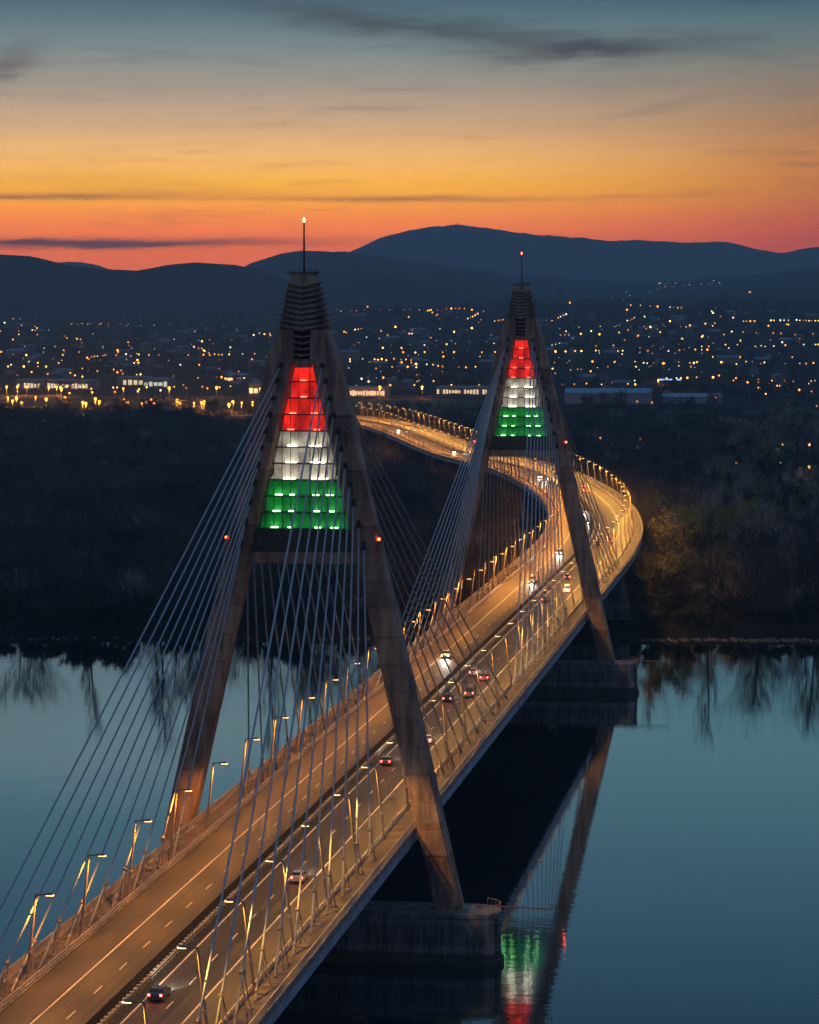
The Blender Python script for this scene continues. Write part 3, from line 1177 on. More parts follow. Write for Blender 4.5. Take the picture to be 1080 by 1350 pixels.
# cable stands on the walkways: two slim legs and a clamp head round each cable
ORD = ['first', 'second', 'third', 'fourth', 'fifth', 'sixth', 'seventh', 'eighth', 'ninth', 'tenth', 'eleventh']
stand_cache = {}
for py, pn in ((0, 'gold-lit'), (300, 'red-lit')):
    for sgn in (-1, 1):
        for way in (-1, 1):
            for i in range(11):
                zt = TOPZ[i]
                a = Vector((sgn * (3.15 + (91.6 - zt) * .2325), way * 2.1, zt))
                b = Vector((sgn * WCAB, way * (27 + 11.65 * i), 20.35))
                t = 4.4 / (zt - 20.35)
                hd = b.lerp(a, t)
                key = (sgn, way, i)
                if key not in stand_cache:
                    g = MB()
                    lean = (hd.x - sgn * WCAB)
                    for dx in (-.28, .28):
                        g.tube([(dx, 0, 0), (dx * .6 + lean, 0, 4.3)], [.09, .07], 6)
                    g2 = MB()
                    g2.box((lean, 0, 4.35), (.62, .42, .3))
                    g2.tube([(lean, way * .35, 4.3), (lean, -way * .35, 4.6)], .23, 8)
                    g3 = MB()
                    g3.box((0, 0, .12), (1.0, .5, .24))
                    stand_cache[key] = (g.mesh('stand_leg', M['socket']), g2.mesh('clamp_head', M['socket']), g3.mesh('stand_foot', M['kerb']))
                side = 'river-left' if sgn < 0 else 'river-right'
                where = ('on the near approach side of' if way < 0 else 'just past')
                st = thing('cable_stand', f"slim two-legged cable stand on the {'far' if sgn < 0 else 'outer camera-side'} walkway, {ORD[i]} {'before' if way < 0 else 'past'} the {pn} pylon",
                           'cable stand', (sgn * WCAB, py + hd.y, 20.34), 0, 'cable stands along the walkways')
                for nm, me in zip(('stand_leg', 'clamp_head', 'stand_foot'), stand_cache[key]):
                    link(nm, me, st)

# ---------------------------------------------------------------- street lamps
M['lens_l'] = glow('amber_lamp_lens', (1, .46, .12), 4.5)
M['lens_r'] = glow('yellow_lamp_lens', (1, .60, .22), 4.5)
LAMP_W = 9000.
proto = {}
for side, lens, lc in ((-1, 'lens_l', (1., .36, .035)), (1, 'lens_r', (1., .45, .06))):
    KX = -side * 1.25                     # the straight pole leans in over the road
    g = MB()
    g.tube([(0, 0, 0), (0, 0, .6)], [.26, .24], 8)
    g.tube([(0, 0, .5), (KX * .45, 0, 5.), (KX, 0, 10.95)], [.19, .165, .12], 8)
    pole = g.mesh('pole', M['pole'])
    g = MB()
    g.tube([(KX + side * .12, 0, 10.9), (KX - side * 1.1, 0, 11.0)], [.11, .085], 6)
    arm = g.mesh('arm', M['pole'])
    g = MB()
    g.box((KX * .36, 0, 4.), (.44, .4, .34))
    jbox = g.mesh('junction_box', M['galv'])
    HX = KX - side * .9
    g = MB()
    g.rings([[(HX - side * x, -wd, z1), (HX - side * x, wd, z1), (HX - side * x, wd * .7, z2), (HX - side * x, -wd * .7, z2)] for x, wd, z1, z2 in ((0, .10, 10.94, 11.08), (.3, .2, 10.92, 11.18), (.95, .22, 10.92, 11.18), (1.2, .12, 10.96, 11.08))])
    head = g.mesh('lamp_head', M['head'])
    g = MB()
    g.rings([[(HX - side * x, -wd, z1), (HX - side * x, wd, z1), (HX - side * x, wd * .7, z2), (HX - side * x, -wd * .7, z2)] for x, wd, z1, z2 in ((.35, .25, 10.84, 10.96), (1.27, .25, 10.84, 10.96))])
    ln = g.mesh('lens', M[lens])
    ld = bpy.data.lights.new('lamp_light', 'SPOT')
    ld.energy = LAMP_W
    ld.spot_size = rad(168)
    ld.spot_blend = .6
    ld.color = lc
    ld.shadow_soft_size = .22
    ld2 = ld.copy()
    ld2.energy = LAMP_W * 2.45
    proto[side] = (jbox, pole, arm, head, ln, ld, ld2)


def lamp(s, side, label, off=13.75):
    x, y, tx, ty = centre(s)
    p = at(s, side * off, .14)
    t = thing('street_lamp', label, 'street lamp', p, math.atan2(-tx, ty), 'street lamps along the bridge')
    jbox, pole, arm, head, ln, ld, ld2 = proto[side]
    link('junction_box', jbox, link('pole', pole, t))
    link('arm', arm, t)
    h = link('lamp_head', head, t)
    link('lens', ln, h)
    lo = bpy.data.objects.new('lamp_light', ld if s < 330 else ld2)
    COL.objects.link(lo)
    lo.parent = t
    lo.location = (-side * 2.8, 0, 10.78)


walk = {-1: 'far river-side walkway', 1: 'camera-side walkway'}
k = 0
s = -249.
while s < 1690:
    for side in (-1, 1):
        i0 = [(abs(s - q), q) for q in (0, 300)]
        dist, q = min(i0)
        n = int(dist / 24.)
        if s < 450 and n < 8:
            lab = f"leaning amber street lamp on the {walk[side]}, {ORD[n]} {'before' if s < q else 'past'} the {'gold-lit' if q == 0 else 'red-lit'} pylon"
        elif s < 450:
            lab = f"leaning amber street lamp on the {walk[side]} at the lower edge of the view"
        elif s < 1500:
            lab = f"amber street lamp leaning over the {'inner' if side < 0 else 'outer'} edge of the curving deck"
        else:
            lab = 'amber street lamp beside the motorway on the plain'
        lamp(s, side, lab)
    s += 24.

# ---------------------------------------------------------------- cars
M['glass'] = simple('car_glass', (.02, .022, .026), .12, 0, .1)
M['tyre'] = simple('tyre_rubber', (.02, .02, .02), .85)
M['rim'] = simple('wheel_rim', (.4, .4, .42), .35, .8)
M['tail'] = glow('tail_light', (1, .06, .045), 22)
M['headl'] = glow('head_light', (1, .95, .82), 30)
PAINT = {n: simple(n + '_car_paint', c, .3, .2, .05) for n, c in (('silver', (.42, .42, .43)), ('white', (.7, .69, .67)), ('black', (.02, .02, .022)), ('dark blue', (.03, .05, .12)), ('red', (.35, .03, .025)), ('grey', (.16, .165, .17)))}


def car_parts(kind):
    """body profile along y (front at +y), extruded with tucked sides"""
    if kind == 'van':
        L, H, prof = 5.4, 2.25, [(-2.7, .35), (-2.7, 2.1), (-2.55, 2.25), (1.3, 2.25), (1.9, 1.35), (2.6, 1.05), (2.7, .7), (2.7, .35)]
        gl = [(1.34, 2.12), (1.86, 1.42)]
        wid = .95
    else:
        L, H, prof = 4.4, 1.45, [(-2.2, .32), (-2.22, .85), (-2.1, 1.02), (-1.75, 1.08), (-1.2, 1.42), (.25, 1.45), (1.0, 1.02), (2.0, .86), (2.2, .68), (2.2, .32)]
        wid = .88
    b = MB()
    xsn = ((-wid, .0), (-wid * .96, .06), (wid * .96, .06), (wid, .0))
    left, leftt, rightt, right = [], [], [], []
    rings = []
    for xw, ins in ((-wid, 0), (wid, 0)):
        rings.append([(xw * (1 - .16 * max(0, (z - .95)) / .6), y, z) for y, z in prof])
    b.rings(rings)
    gls = MB()
    if kind == 'van':
        gls.quad((-.8, 1.36, 2.1), (.8, 1.36, 2.1), (.86, 1.87, 1.42), (-.86, 1.87, 1.42))
        gls.quad((-.7, -2.72, 1.3), (.7, -2.72, 1.3), (.66, -2.72, 1.95), (-.66, -2.72, 1.95))
        for sg in (-1, 1):
            gls.quad((sg * .935, .3, 1.35), (sg * .935, 1.55, 1.35), (sg * .80, 1.2, 2.05), (sg * .80, .3, 2.05))
    else:
        gls.quad((-.76, .30, 1.43), (.76, .30, 1.43), (.84, .97, 1.06), (-.84, .97, 1.06))
        gls.quad((-.76, -1.26, 1.40), (.76, -1.26, 1.40), (.84, -1.73, 1.11), (-.84, -1.73, 1.11))
        for sg in (-1, 1):
            gls.quad((sg * .885, -1.5, 1.06), (sg * .885, .75, 1.04), (sg * .79, .15, 1.38), (sg * .79, -1.1, 1.38))
    gls.v = [Vector(p) + Vector((0, .012 if p[1] > 0 else -.012, .012)) for p in gls.v]
    wh = []
    wy = 1.35 if kind != 'van' else 1.7
    for sx in (-1, 1):
        for sy in (-1, 1):
            t_, r_ = MB(), MB()
            cx, cy = sx * (wid - .1), sy * wy
            cyl = lambda rr, x0, x1: [[(x, cy + rr * math.cos(a * math.pi / 6), .33 + rr * math.sin(a * math.pi / 6)) for a in range(12)] for x in (x0, x1)]
            t_.rings(cyl(.33, cx - .11, cx + .11))
            r_.rings(cyl(.2, cx - .12, cx + .12))
            wh.append((t_.mesh('tyre', M['tyre']), r_.mesh('rim', M['rim'])))
    e = L / 2
    lights = []
    for sg in (-1, 1):
        h, tl = MB(), MB()
        h.box((sg * (wid - .22), e - .0, .68), (.32, .07, .17))
        tl.box((sg * (wid - .16), -e - .03, .86 if kind != 'van' else 1.0), (.26, .07, .24))
        lights.append((h.mesh('headlight', M['headl']), tl.mesh('taillight', M['tail'])))
    return b, gls, wh, lights


car_cache = {k: car_parts(k) for k in ('car', 'van')}
body_cache = {}
hl = bpy.data.lights.new('headlight_beam', 'SPOT')
hl.energy = 5200
hl.spot_size = rad(64)
hl.spot_blend = .6
hl.color = (1, .96, .82)
hl.shadow_soft_size = .1


def car(kind, colour, s, off, away, label):
    b, gls, wh, lights = car_cache[kind]
    x, y, tx, ty = centre(s)
    rz = math.atan2(-tx, ty) + (0 if away else math.pi)
    t = thing('van' if kind == 'van' else 'car', label, kind, at(s, off, .012), rz, 'traffic on the bridge')
    if (kind, colour) not in body_cache:
        body_cache[kind, colour] = b.mesh('body', PAINT[colour])
        car_cache[kind] = (b, gls if not isinstance(gls, MB) else gls.mesh('window_glass', M['glass']), wh, lights)
    b, gls, wh, lights = car_cache[kind]
    link('body', body_cache[kind, colour], t)
    link('window_glass', gls, t)
    for ty_, ri in wh:
        wobj = link('wheel', ty_, t)
        link('rim', ri, wobj)
    for h, tl in lights:
        link('headlight', h, t)
        link('taillight', tl, t)
    if not away or True:
        lo = bpy.data.objects.new('headlight_beam', hl)
        COL.objects.link(lo)
        lo.parent = t
        lo.location = (0, 2.9 if kind == 'van' else 2.35, .72)
        lo.rotation_euler = (rad(84), 0, 0)


CARS = [('car', 'dark blue', -108, 3.1, True, 'dark blue car with red tail lights, lowest on the camera-side carriageway'),
        ('car', 'silver', -40, 6.7, True, 'silver car with red tail lights in the outer lane before the gold-lit pylon'),
        ('car', 'grey', 60, 3.2, True, 'grey car with red tail lights just past the gold-lit pylon leg'),
        ('car', 'white', 85, 6.8, True, 'white car in the outer lane close past the gold-lit pylon'),
        ('car', 'black', 139, 3.2, True, 'black car at mid-span in the lane beside the median'),
        ('van', 'grey', 147, 6.7, True, 'grey van at mid-span in the outer lane'),
        ('car', 'red', 172, 6.6, True, 'red car behind the mid-span group in the outer lane'),
        ('car', 'silver', 180, 3.3, True, 'silver car leading the mid-span group by the median'),
        ('car', 'grey', 331, 3.4, True, 'grey car beside the red-lit pylon in the lane by the median'),
        ('van', 'white', 357, 6.8, True, 'white van just past the red-lit pylon in the outer lane'),
        ('car', 'dark blue', 394, 3.4, True, 'dark blue car by the median where the deck starts to bend'),
        ('car', 'white', 436, 6.8, True, 'white car in the outer lane where the deck starts to bend'),
        ('car', 'black', 508, 3.6, True, 'black car by the median on the first part of the curve'),
        ('car', 'red', 520, 7.0, True, 'red car in the outer lane on the first part of the curve'),
        ('car', 'silver', 770, 5.0, True, 'silver car high on the curve heading away'),
        ('car', 'grey', 800, 7.2, True, 'grey car high on the curve in the outer lane'),
        ('car', 'white', 209, -6.9, False, 'white oncoming car with bright headlights at mid-span'),
        ('van', 'silver', 381, -5.6, False, 'silver oncoming van with bright headlights beyond the red-lit pylon'),
        ('car', 'grey', 474, -6.7, False, 'grey oncoming car with headlights leaving the curve'),
        ('car', 'white', 526, -3.4, False, 'white oncoming car by the median leaving the curve'),
        ('car', 'black', 597, -3.3, False, 'black oncoming car by the median deep in the curve'),
        ('car', 'silver', 650, -3.3, False, 'silver oncoming car by the median behind another deep in the curve'),
        ('car', 'dark blue', 832, -6.5, False, 'dark blue oncoming car high on the curve'),
        ('car', 'white', 868, -4.5, False, 'white oncoming car high on the curve'),
        ('car', 'grey', 1085, -5.5, False, 'grey oncoming car on the distant straight of the bridge'),
        ('car', 'silver', 1345, -5.5, False, 'silver oncoming car at the distant end of the bridge')]
for c in CARS:
    car(*c)

# ---------------------------------------------------------------- stones along the water's edge
M['stone'] = simple('bank_stone', (.17, .145, .125), .9, 0, .4, .7)
g = MB()
r0 = random.Random(21)
for _ in range(2600):
    x = r0.uniform(-330, 150)
    dense = .8 if 22 < x < 84 else .08 + .3 * noise.noise(Vector((x * .03, 5, 5)))
    if r0.random() > dense:
        continue
    y = bank_y(x) + r0.uniform(-5, 1.5)
    z = height(x, y)
    q = r0.uniform(.2, .55)
    rot = Matrix.Rotation(r0.random() * 6, 4, (r0.random(), r0.random(), 1))
    mx = Matrix.Translation((x, y, max(z, -.1) + q * .2)) @ rot
    i = len(g.v)
    for p in ((-1, -.8, -.6), (1.1, -.7, -.5), (.8, .9, -.6), (-.9, .8, -.5), (-.6, -.5, .6), (.7, -.6, .5), (.5, .6, .7), (-.7, .5, .5)):
        g.v.append(mx @ (Vector(p) * q * r0.uniform(.8, 1.15)))
    for f in ((0, 3, 2, 1), (4, 5, 6, 7), (0, 1, 5, 4), (1, 2, 6, 5), (2, 3, 7, 6), (3, 0, 4, 7)):
        g.f.append(tuple(i + k for k in f))
tag(g.obj('bank_stones', M['stone']), 'pale stones laid along the water line', None, None, 'stuff')

# ---------------------------------------------------------------- trees
rng = random.Random(11)


def grow(kind, seed):
    """(trunk, twigs, leaves) of one tree about 16 m tall standing at the origin"""
    r = random.Random(seed)
    wood, twig, leaf = MB(), MB(), MB()
    up_ = Vector((0, 0, 1))
    H = {'bare': 16, 'poplar': 20, 'willow': 14, 'shrub': 4.5}[kind]
    ups = {'bare': .55, 'poplar': 1.5, 'willow': .35, 'shrub': .5}[kind]

    def rnd():
        return Vector((r.gauss(0, 1), r.gauss(0, 1), r.gauss(0, 1))).normalized()

    def stick(p, d, L, wd):
        q = p + d * L
        a = d.cross(rnd()).normalized() * wd
        twig.quad(p - a, p + a, q + a * .3, q - a * .3)
        return q

    def branch(p, d, L, rad_, lvl):
        n = 4 if lvl == 0 else 3
        pts, dd = [p], d
        for k in range(n):
            dd = (dd + rnd() * (.10 if lvl == 0 else .22) + up_ * (.06 if kind != 'willow' else .02)).normalized()
            pts.append(pts[-1] + dd * L / n)
        if lvl < 2:
            wood.tube(pts, [rad_ * (1 - .72 * k / n) for k in range(n + 1)], 6 if lvl == 0 else 4, False)
        else:
            for a, b in zip(pts, pts[1:]):
                s_ = (b - a).cross(rnd()).normalized() * rad_
                twig.quad(a - s_, a + s_, b + s_ * .7, b - s_ * .7)
        nb = {0: (15 if kind != 'shrub' else 9), 1: 7, 2: 7, 3: 0}[lvl]
        for k in range(nb):
            t = ((.22 if lvl == 0 else .2) + .8 * (k + r.random()) / nb)
            t = min(t, .99)
            j = min(int(t * n), n - 1)
            q = pts[j].lerp(pts[j + 1], t * n - j)
            az = r.random() * 6.283
            out = Vector((math.cos(az), math.sin(az), 0))
            cd = (out * (1 if lvl == 0 else .5) + d * (.25 if lvl == 0 else .9) + up_ * ups + rnd() * .35).normalized()
            if lvl == 0:
                shape = {'bare': .52 * math.sin(math.pi * min(1, .25 + t * .72)) + .08, 'poplar': .22, 'willow': .5, 'shrub': .6}[kind]
                branch(q, cd, H * shape * r.uniform(.75, 1.15), rad_ * (1 - .7 * t) * .5, 1)
            elif lvl == 1:
                branch(q, cd, L * r.uniform(.35, .6), .035, 2)
            else:
                e = stick(q, cd, L * r.uniform(.35, .8), .022)
                e2 = stick(e, (cd + rnd() * .7).normalized(), L * r.uniform(.2, .45), .015)
                if kind in ('willow', 'shrub'):
                    for _ in range(6 if kind == 'willow' else 3):
                        c = e + rnd() * .55
                        a = rnd() * r.uniform(.10, .24)
                        b = a.cross(rnd()).normalized() * r.uniform(.10, .2)
                        leaf.quad(c - a - b, c + a - b, c + a + b, c - a + b)

    if kind == 'shrub':
        for _ in range(3):
            branch(Vector((r.uniform(-.6, .6), r.uniform(-.6, .6), -.2)), (up_ + rnd() * .5).normalized(), H * .8, .09, 0)
    else:
        branch(Vector((0, 0, -.4)), (up_ + rnd() * .06).normalized(), H * .82, .24, 0)
    return wood, twig, leaf


FORMS = []
for kind, seed, tm, lm in (('bare', 1, 'twig', None), ('bare', 2, 'twig', None), ('bare', 3, 'twig_pale_lit', None), ('poplar', 4, 'twig', None), ('poplar', 5, 'twig_pale_lit', None),
                           ('willow', 6, 'twig', 'leaf'), ('willow', 7, 'twig', 'leaf_dark'), ('shrub', 8, 'twig', 'leaf_dark'), ('bare', 9, 'twig', None)):
    wood, twig, leaf = grow(kind, seed)
    FORMS.append((kind, wood.mesh('trunk', M['bark']), twig.mesh('crown', M[tm]), leaf.mesh('foliage', M[lm]) if lm else None))
forms = bpy.data.collections.new('tree_forms')         # not linked: only source shapes for the wood
for i, (kind, a, b, c) in enumerate(FORMS):
    big = MB()
    mats, mi = [], []
    for me in (a, b, c):
        if me is None:
            continue
        off = len(big.v)
        big.v += [v.co.copy() for v in me.vertices]
        big.f += [tuple(off + k for k in p.vertices) for p in me.polygons]
        mi += [len(mats)] * len(me.polygons)
        mats.append(me.materials[0])
    me = big.mesh('tree_form')
    for m_ in mats:
        me.materials.append(m_)
    me.polygons.foreach_set('material_index', mi)
    forms.objects.link(bpy.data.objects.new('tree_form.%03d' % i, me))


def scatter(name, pts, label):
    """one object whose points carry trees: (x, y, z, form, turn, scale)"""
    me = bpy.data.meshes.new(name)
    me.from_pydata([p[:3] for p in pts], [], [])
    for nm, ty_, k in (('form', 'INT', 3), ('turn', 'FLOAT', 4), ('size', 'FLOAT', 5)):
        at_ = me.attributes.new(nm, ty_, 'POINT')
        at_.data.foreach_set('value', [p[k] for p in pts])
    o = link(name, me)
    ng = bpy.data.node_groups.new(name, 'GeometryNodeTree')
    ng.interface.new_socket('Geometry', in_out='INPUT', socket_type='NodeSocketGeometry')
    ng.interface.new_socket('Geometry', in_out='OUTPUT', socket_type='NodeSocketGeometry')
    N = ng.nodes.new
    gi, go, iop, ci = N('NodeGroupInput'), N('NodeGroupOutput'), N('GeometryNodeInstanceOnPoints'), N('GeometryNodeCollectionInfo')
    ci.inputs['Collection'].default_value = forms
    ci.inputs['Separate Children'].default_value = True
    ci.inputs['Reset Children'].default_value = True
    L_ = ng.links.new
    L_(gi.outputs[0], iop.inputs['Points'])
    L_(ci.outputs[0], iop.inputs['Instance'])
    iop.inputs['Pick Instance'].default_value = True

    def attr(nm, ty_):
        a = N('GeometryNodeInputNamedAttribute')
        a.data_type = ty_
        a.inputs['Name'].default_value = nm
        return a.outputs['Attribute']
    L_(attr('form', 'INT'), iop.inputs['Instance Index'])
    cx = N('ShaderNodeCombineXYZ')
    L_(attr('turn', 'FLOAT'), cx.inputs[2])
    L_(cx.outputs[0], iop.inputs['Rotation'])
    L_(attr('size', 'FLOAT'), iop.inputs['Scale'])
    L_(iop.outputs[0], go.inputs[0])
    md = o.modifiers.new('scatter', 'NODES')
    md.node_group = ng
    return tag(o, label, None, None, 'stuff')


corridor = [centre(s)[:2] for s in range(380, 2300, 12)]


def clear(x, y, r=25.):
    for cx, cy in corridor:
        if abs(cx - x) < r and abs(cy - y) < r and math.hypot(cx - x, cy - y) < r:
            return False
    if abs(x - POND[0]) < POND[2] * 1.15 and abs(y - POND[1]) < POND[3] * 1.1:
        return False
    return True


pts = []
y = 398.
while y < 1790:
    step = 7.6 if y < 640 else 9.2 if y < 1000 else 11.5
    x0 = 80 - .304 * (y + 423) - 60
    x1 = 80 - .0057 * (y + 423) + 110
    x = x0
    while x < x1:
        px, py = x + rng.uniform(-.48, .48) * step, y + rng.uniform(-.48, .48) * step
        x += step
        if py < bank_y(px) + 6 or not clear(px, py, 24 if py < 900 else 28):
            continue
        st = noise.noise(Vector((px * .011, py * .008, 4.)))       # stands of taller and lower wood
        gap = noise.noise(Vector((px * .03, py * .03, 8.)))
        depth = py - bank_y(px)
        first = depth < 15
        keep = .34 if depth < 45 else .6 if depth < 130 else 1
        if rng.random() > keep:
            if depth < 60:
                pts.append((px, py, height(px, py) - .1, 7, rng.random() * 6.28, rng.uniform(.35, 1.0)))
            continue
        if gap < -.42 and not first:
            continue
        right = px > 15
        u = rng.random()
        if first and u < .5:
            form, sc = 7, rng.uniform(.7, 1.5)
        elif u < .10:
            form, sc = 6, rng.uniform(.6, 1.05)
        elif u < .14 and right:
            form, sc = 5, rng.uniform(.6, .95)
        elif right and u < .6:
            form, sc = rng.choice((2, 4, 2, 4, 3)), rng.uniform(.6, 1.05)
        else:
            form, sc = rng.choice((0, 1, 8, 3, 0, 1, 8, 1, 0, 1, 8, 3, 2)), rng.uniform(.55, 1.05)
        if form != 7:
            sc *= 1.0 + .42 * st
            if depth < 60 and rng.random() < (.34 if px < -40 else .2):
                form, sc = rng.choice((3, 0, 8, 3)), rng.uniform(1.15, 1.75)
            elif depth < 140:
                sc *= .8
        if form != 7 and rng.random() < .05 and not right:
            sc *= 1.25
        pts.append((px, py, height(px, py) - .1, form, rng.random() * 6.28, sc))
    y += step
for wx, wy, f_, sc in ((31, 578, 5, 1.5), (36, 592, 5, 1.3), (29, 505, 5, .95), (34, 520, 5, .8), (50, 690, 5, 1.2), (27, 640, 5, 1.0), (-120, 520, 5, 1.05), (-108, 610, 6, 1.2)):
    pts.append((wx, wy, height(wx, wy) - .1, f_, rng.random() * 6, sc))
pts.sort(key=lambda p: math.hypot(p[0] - CAM.x, p[1] - CAM.y) - (4000 if p[3] == 5 else -3000 if p[3] == 7 and p[5] < .95 else 0))


def in_frame(p):
    v = Vector((p[0], p[1], p[2] + 8)) - CAM
    return abs(v.dot(rt) / v.dot(fw)) < 560 / 3708


single, mass = [], []
for p in pts:
    (single if len(single) < 270 and in_frame(p) else mass).append(p)
LAB = {'bare': 'bare grey twiggy tree in the riverside wood', 'poplar': 'tall narrow leafless poplar in the riverside wood', 'willow': 'rounded dull green tree coming into leaf in the riverside wood', 'shrub': 'low leafy shrub on the river bank'}
nl = 0
for p in single:
    kind, a, b, c = FORMS[p[3]]
    lab = LAB[kind]
    if p[3] == 5:
        lab = 'yellow-green willow in young leaf lit by the bridge lamps' if p[0] < 60 and p[0] > 0 else 'yellow-green willow in young leaf within the wood'
    t = thing({'bare': 'bare_tree', 'poplar': 'poplar_tree', 'willow': 'willow_tree', 'shrub': 'bank_shrub'}[kind], lab, 'shrub' if kind == 'shrub' else 'tree', p[:3], p[4], {'bare': 'bare trees of the riverside wood', 'poplar': 'poplars of the riverside wood', 'willow': 'leafing trees of the riverside wood', 'shrub': 'shrubs along the bank'}[kind])
    t.scale = (p[5],) * 3
    link('trunk', a, t)
    cr = link('crown', b, t)
    if c:
        link('foliage', c, cr)
scatter('woodland', mass, 'dark leafless wood filling the river plain')

# trees between the houses and along the fields
pts = []
for _ in range(5200):
    y = rng.uniform(1800, 6400)
    y = 1800 + (y - 1800) ** 1.0
    x = rng.uniform(80 - .304 * (y + 423) - 150, 80 - .0057 * (y + 423) + 260)
    if not clear(x, y, 30):
        continue
    if 1990 < y < 2400 and (x < -440 or -405 < x < -215):
        continue
    if 1760 < y < 2130 and -40 < x < 540:
        continue
    if 2270 < y < 2420 and -200 < x < 0 or 2430 < y < 2560 and -440 < x < -280 or 2620 < y < 2860 and x < -640:
        continue
    if 2300 < y < 2560 and x < -200:
        continue
    pts.append((x, y, height(x, y) - .2, rng.choice((0, 1, 8, 6, 7, 3, 6)), rng.random() * 6.28, rng.uniform(.45, 1.0)))
scatter('town_trees', pts, 'dark trees scattered through the town on the slope')

# ---------------------------------------------------------------- the town
M['wall_a'] = simple('pale_render_wall', (.26, .245, .225), .85)
M['wall_b'] = simple('grey_render_wall', (.12, .115, .115), .85)
M['wall_c'] = simple('blue_grey_sheet_wall', (.30, .35, .40), .7)
M['roof_a'] = simple('brown_tile_roof', (.12, .065, .05), .85)
M['roof_b'] = simple('grey_sheet_roof', (.20, .22, .25), .6)
M['roof_c'] = simple('blue_sheet_roof', (.20, .34, .46), .5)
M['win'] = glow('lit_window', (1, .66, .28), 1.6)
M['shopfront'] = glow('lit_shop_window', (1, .72, .44), .9)
M['shop_cool'] = glow('cool_lit_shop_window', (.85, .92, .75), .7)


def house_mesh(wd, dp, h, rf, wm, rm):
    a, b = MB(), MB()
    a.box((0, 0, h / 2 - .5), (wd, dp, h + 1))
    b.v = [Vector(p) for p in ((-wd / 2 - .5, -dp / 2 - .5, h), (wd / 2 + .5, -dp / 2 - .5, h), (wd / 2 + .5, dp / 2 + .5, h), (-wd / 2 - .5, dp / 2 + .5, h), (-wd / 2 - .5, 0, h + rf), (wd / 2 + .5, 0, h + rf))]
    b.f = [(0, 1, 5, 4), (2, 3, 4, 5), (0, 4, 3), (1, 2, 5), (3, 2, 1, 0)]
    off = len(a.v)
    a.v += b.v
    n0 = len(a.f)
    a.f += [tuple(off + k for k in f) for f in b.f]
    me = a.mesh('town_house', wm)
    me.materials.append(rm)
    me.polygons.foreach_set('material_index', [0] * n0 + [1] * len(b.f))
    return me


HM = [house_mesh(11, 9, 5, 4, M['wall_a'], M['roof_a']), house_mesh(14, 10, 6, 4.5, M['wall_b'], M['roof_a']), house_mesh(10, 10, 8, 3, M['wall_a'], M['roof_b']), house_mesh(18, 11, 7, 3, M['wall_b'], M['roof_b']), house_mesh(24, 13, 12, 2, M['wall_a'], M['roof_b'])]
HL = ['small pale house with a brown roof in the town', 'grey house with a brown roof in the town', 'tall pale house with a grey roof in the town', 'long grey house with a grey roof in the town', 'pale apartment block in the town']
for _ in range(270):
    y = rng.uniform(2650, 5600)
    x = rng.uniform(80 - .30 * (y + 423), 80 - .0057 * (y + 423) + 40)
    if y < 2900 and x < -600:
        y += 500
    k = rng.choice((0, 0, 1, 1, 2, 3, 3, 4))
    o = link('town_house', HM[k])
    o.location = (x, y, height(x, y))
    o.rotation_euler = (0, 0, rng.uniform(-.6, .6) + rng.choice((0, 1.57)))
    sc = rng.uniform(.8, 1.3)
    o.scale = (sc,) * 3
    tag(o, HL[k], 'house', 'houses of the town')


def hall(name, cat, label, x, y, rz, L, D, H, wm, rm, front=None, nwin=0, roof=1.2, hz=None):
    """long low building: wall, roof slab with fascia, row of front windows as parts"""
    t = thing(name, label, cat, (x, y, height(x, y)), rz)
    g = MB()
    g.box((0, 0, H / 2 - .5), (L, D, H + 1))
    g.obj('wall', wm, t)
    g = MB()
    g.v = [Vector(p) for p in ((-L / 2 - .4, -D / 2 - .4, H + .02), (L / 2 + .4, -D / 2 - .4, H + .02), (L / 2 + .4, D / 2 + .4, H + .02), (-L / 2 - .4, D / 2 + .4, H + .02),
                               (-L / 2 - .4, -D / 2 - .4, H + .6), (L / 2 + .4, -D / 2 - .4, H + .6), (L / 2 + .4, D / 2 + .4, H + .6 + roof), (-L / 2 - .4, D / 2 + .4, H + .6 + roof))]
    g.f = [(0, 3, 2, 1), (4, 5, 6, 7), (0, 1, 5, 4), (1, 2, 6, 5), (2, 3, 7, 6), (3, 0, 4, 7)]
    g.obj('roof', rm, t)
    for k in range(nwin):
        g = MB()
        wv = L / nwin
        if rng.random() < .12:
            continue
        g.box((-L / 2 + wv * (k + .5), -D / 2 - .06, H * .42), (wv * rng.uniform(.55, .9), .12, H * rng.uniform(.4, .7)))
        g.obj('window', front, t)
    return t


hall('shop_hall', 'shop', 'wide brightly lit retail hall left of the fields, with lamps on its front', -790, 2660, -.16, 92, 30, 9, M['wall_a'], M['roof_b'], M['shopfront'], 22)
hall('shop_hall', 'shop', 'lit retail hall with pale yellow frontage behind the lamps', -735, 2800, -.16, 34, 24, 9, M['wall_a'], M['roof_b'], M['shopfront'], 5)
hall('shop_hall', 'shop', 'small lit retail hall with greenish frontage next to the yellow one', -690, 2740, -.16, 30, 22, 9, M['wall_a'], M['roof_b'], M['shop_cool'], 5)
hall('office_building', 'building', 'pale boxy building beside the lit road close to the pylon leg', -522, 2490, -.2, 16, 14, 11, M['wall_a'], M['roof_b'], M['win'], 3)
hall('shop_hall', 'shop', 'long row of lit shop fronts seen between the two pylons', -405, 2460, -.08, 52, 24, 9, M['wall_a'], M['roof_b'], M['shopfront'], 18)
hall('shop_hall', 'shop', 'second lit shop row nearer the distant pylon', -310, 2545, -.08, 56, 22, 7, M['wall_a'], M['roof_b'], M['shopfront'], 17)
hall('warehouse', 'warehouse', 'large pale warehouse with a blue-grey roof right of the distant pylon', -138, 2310, .08, 84, 50, 10, M['wall_c'], M['roof_c'], M['win'], 0, 3)
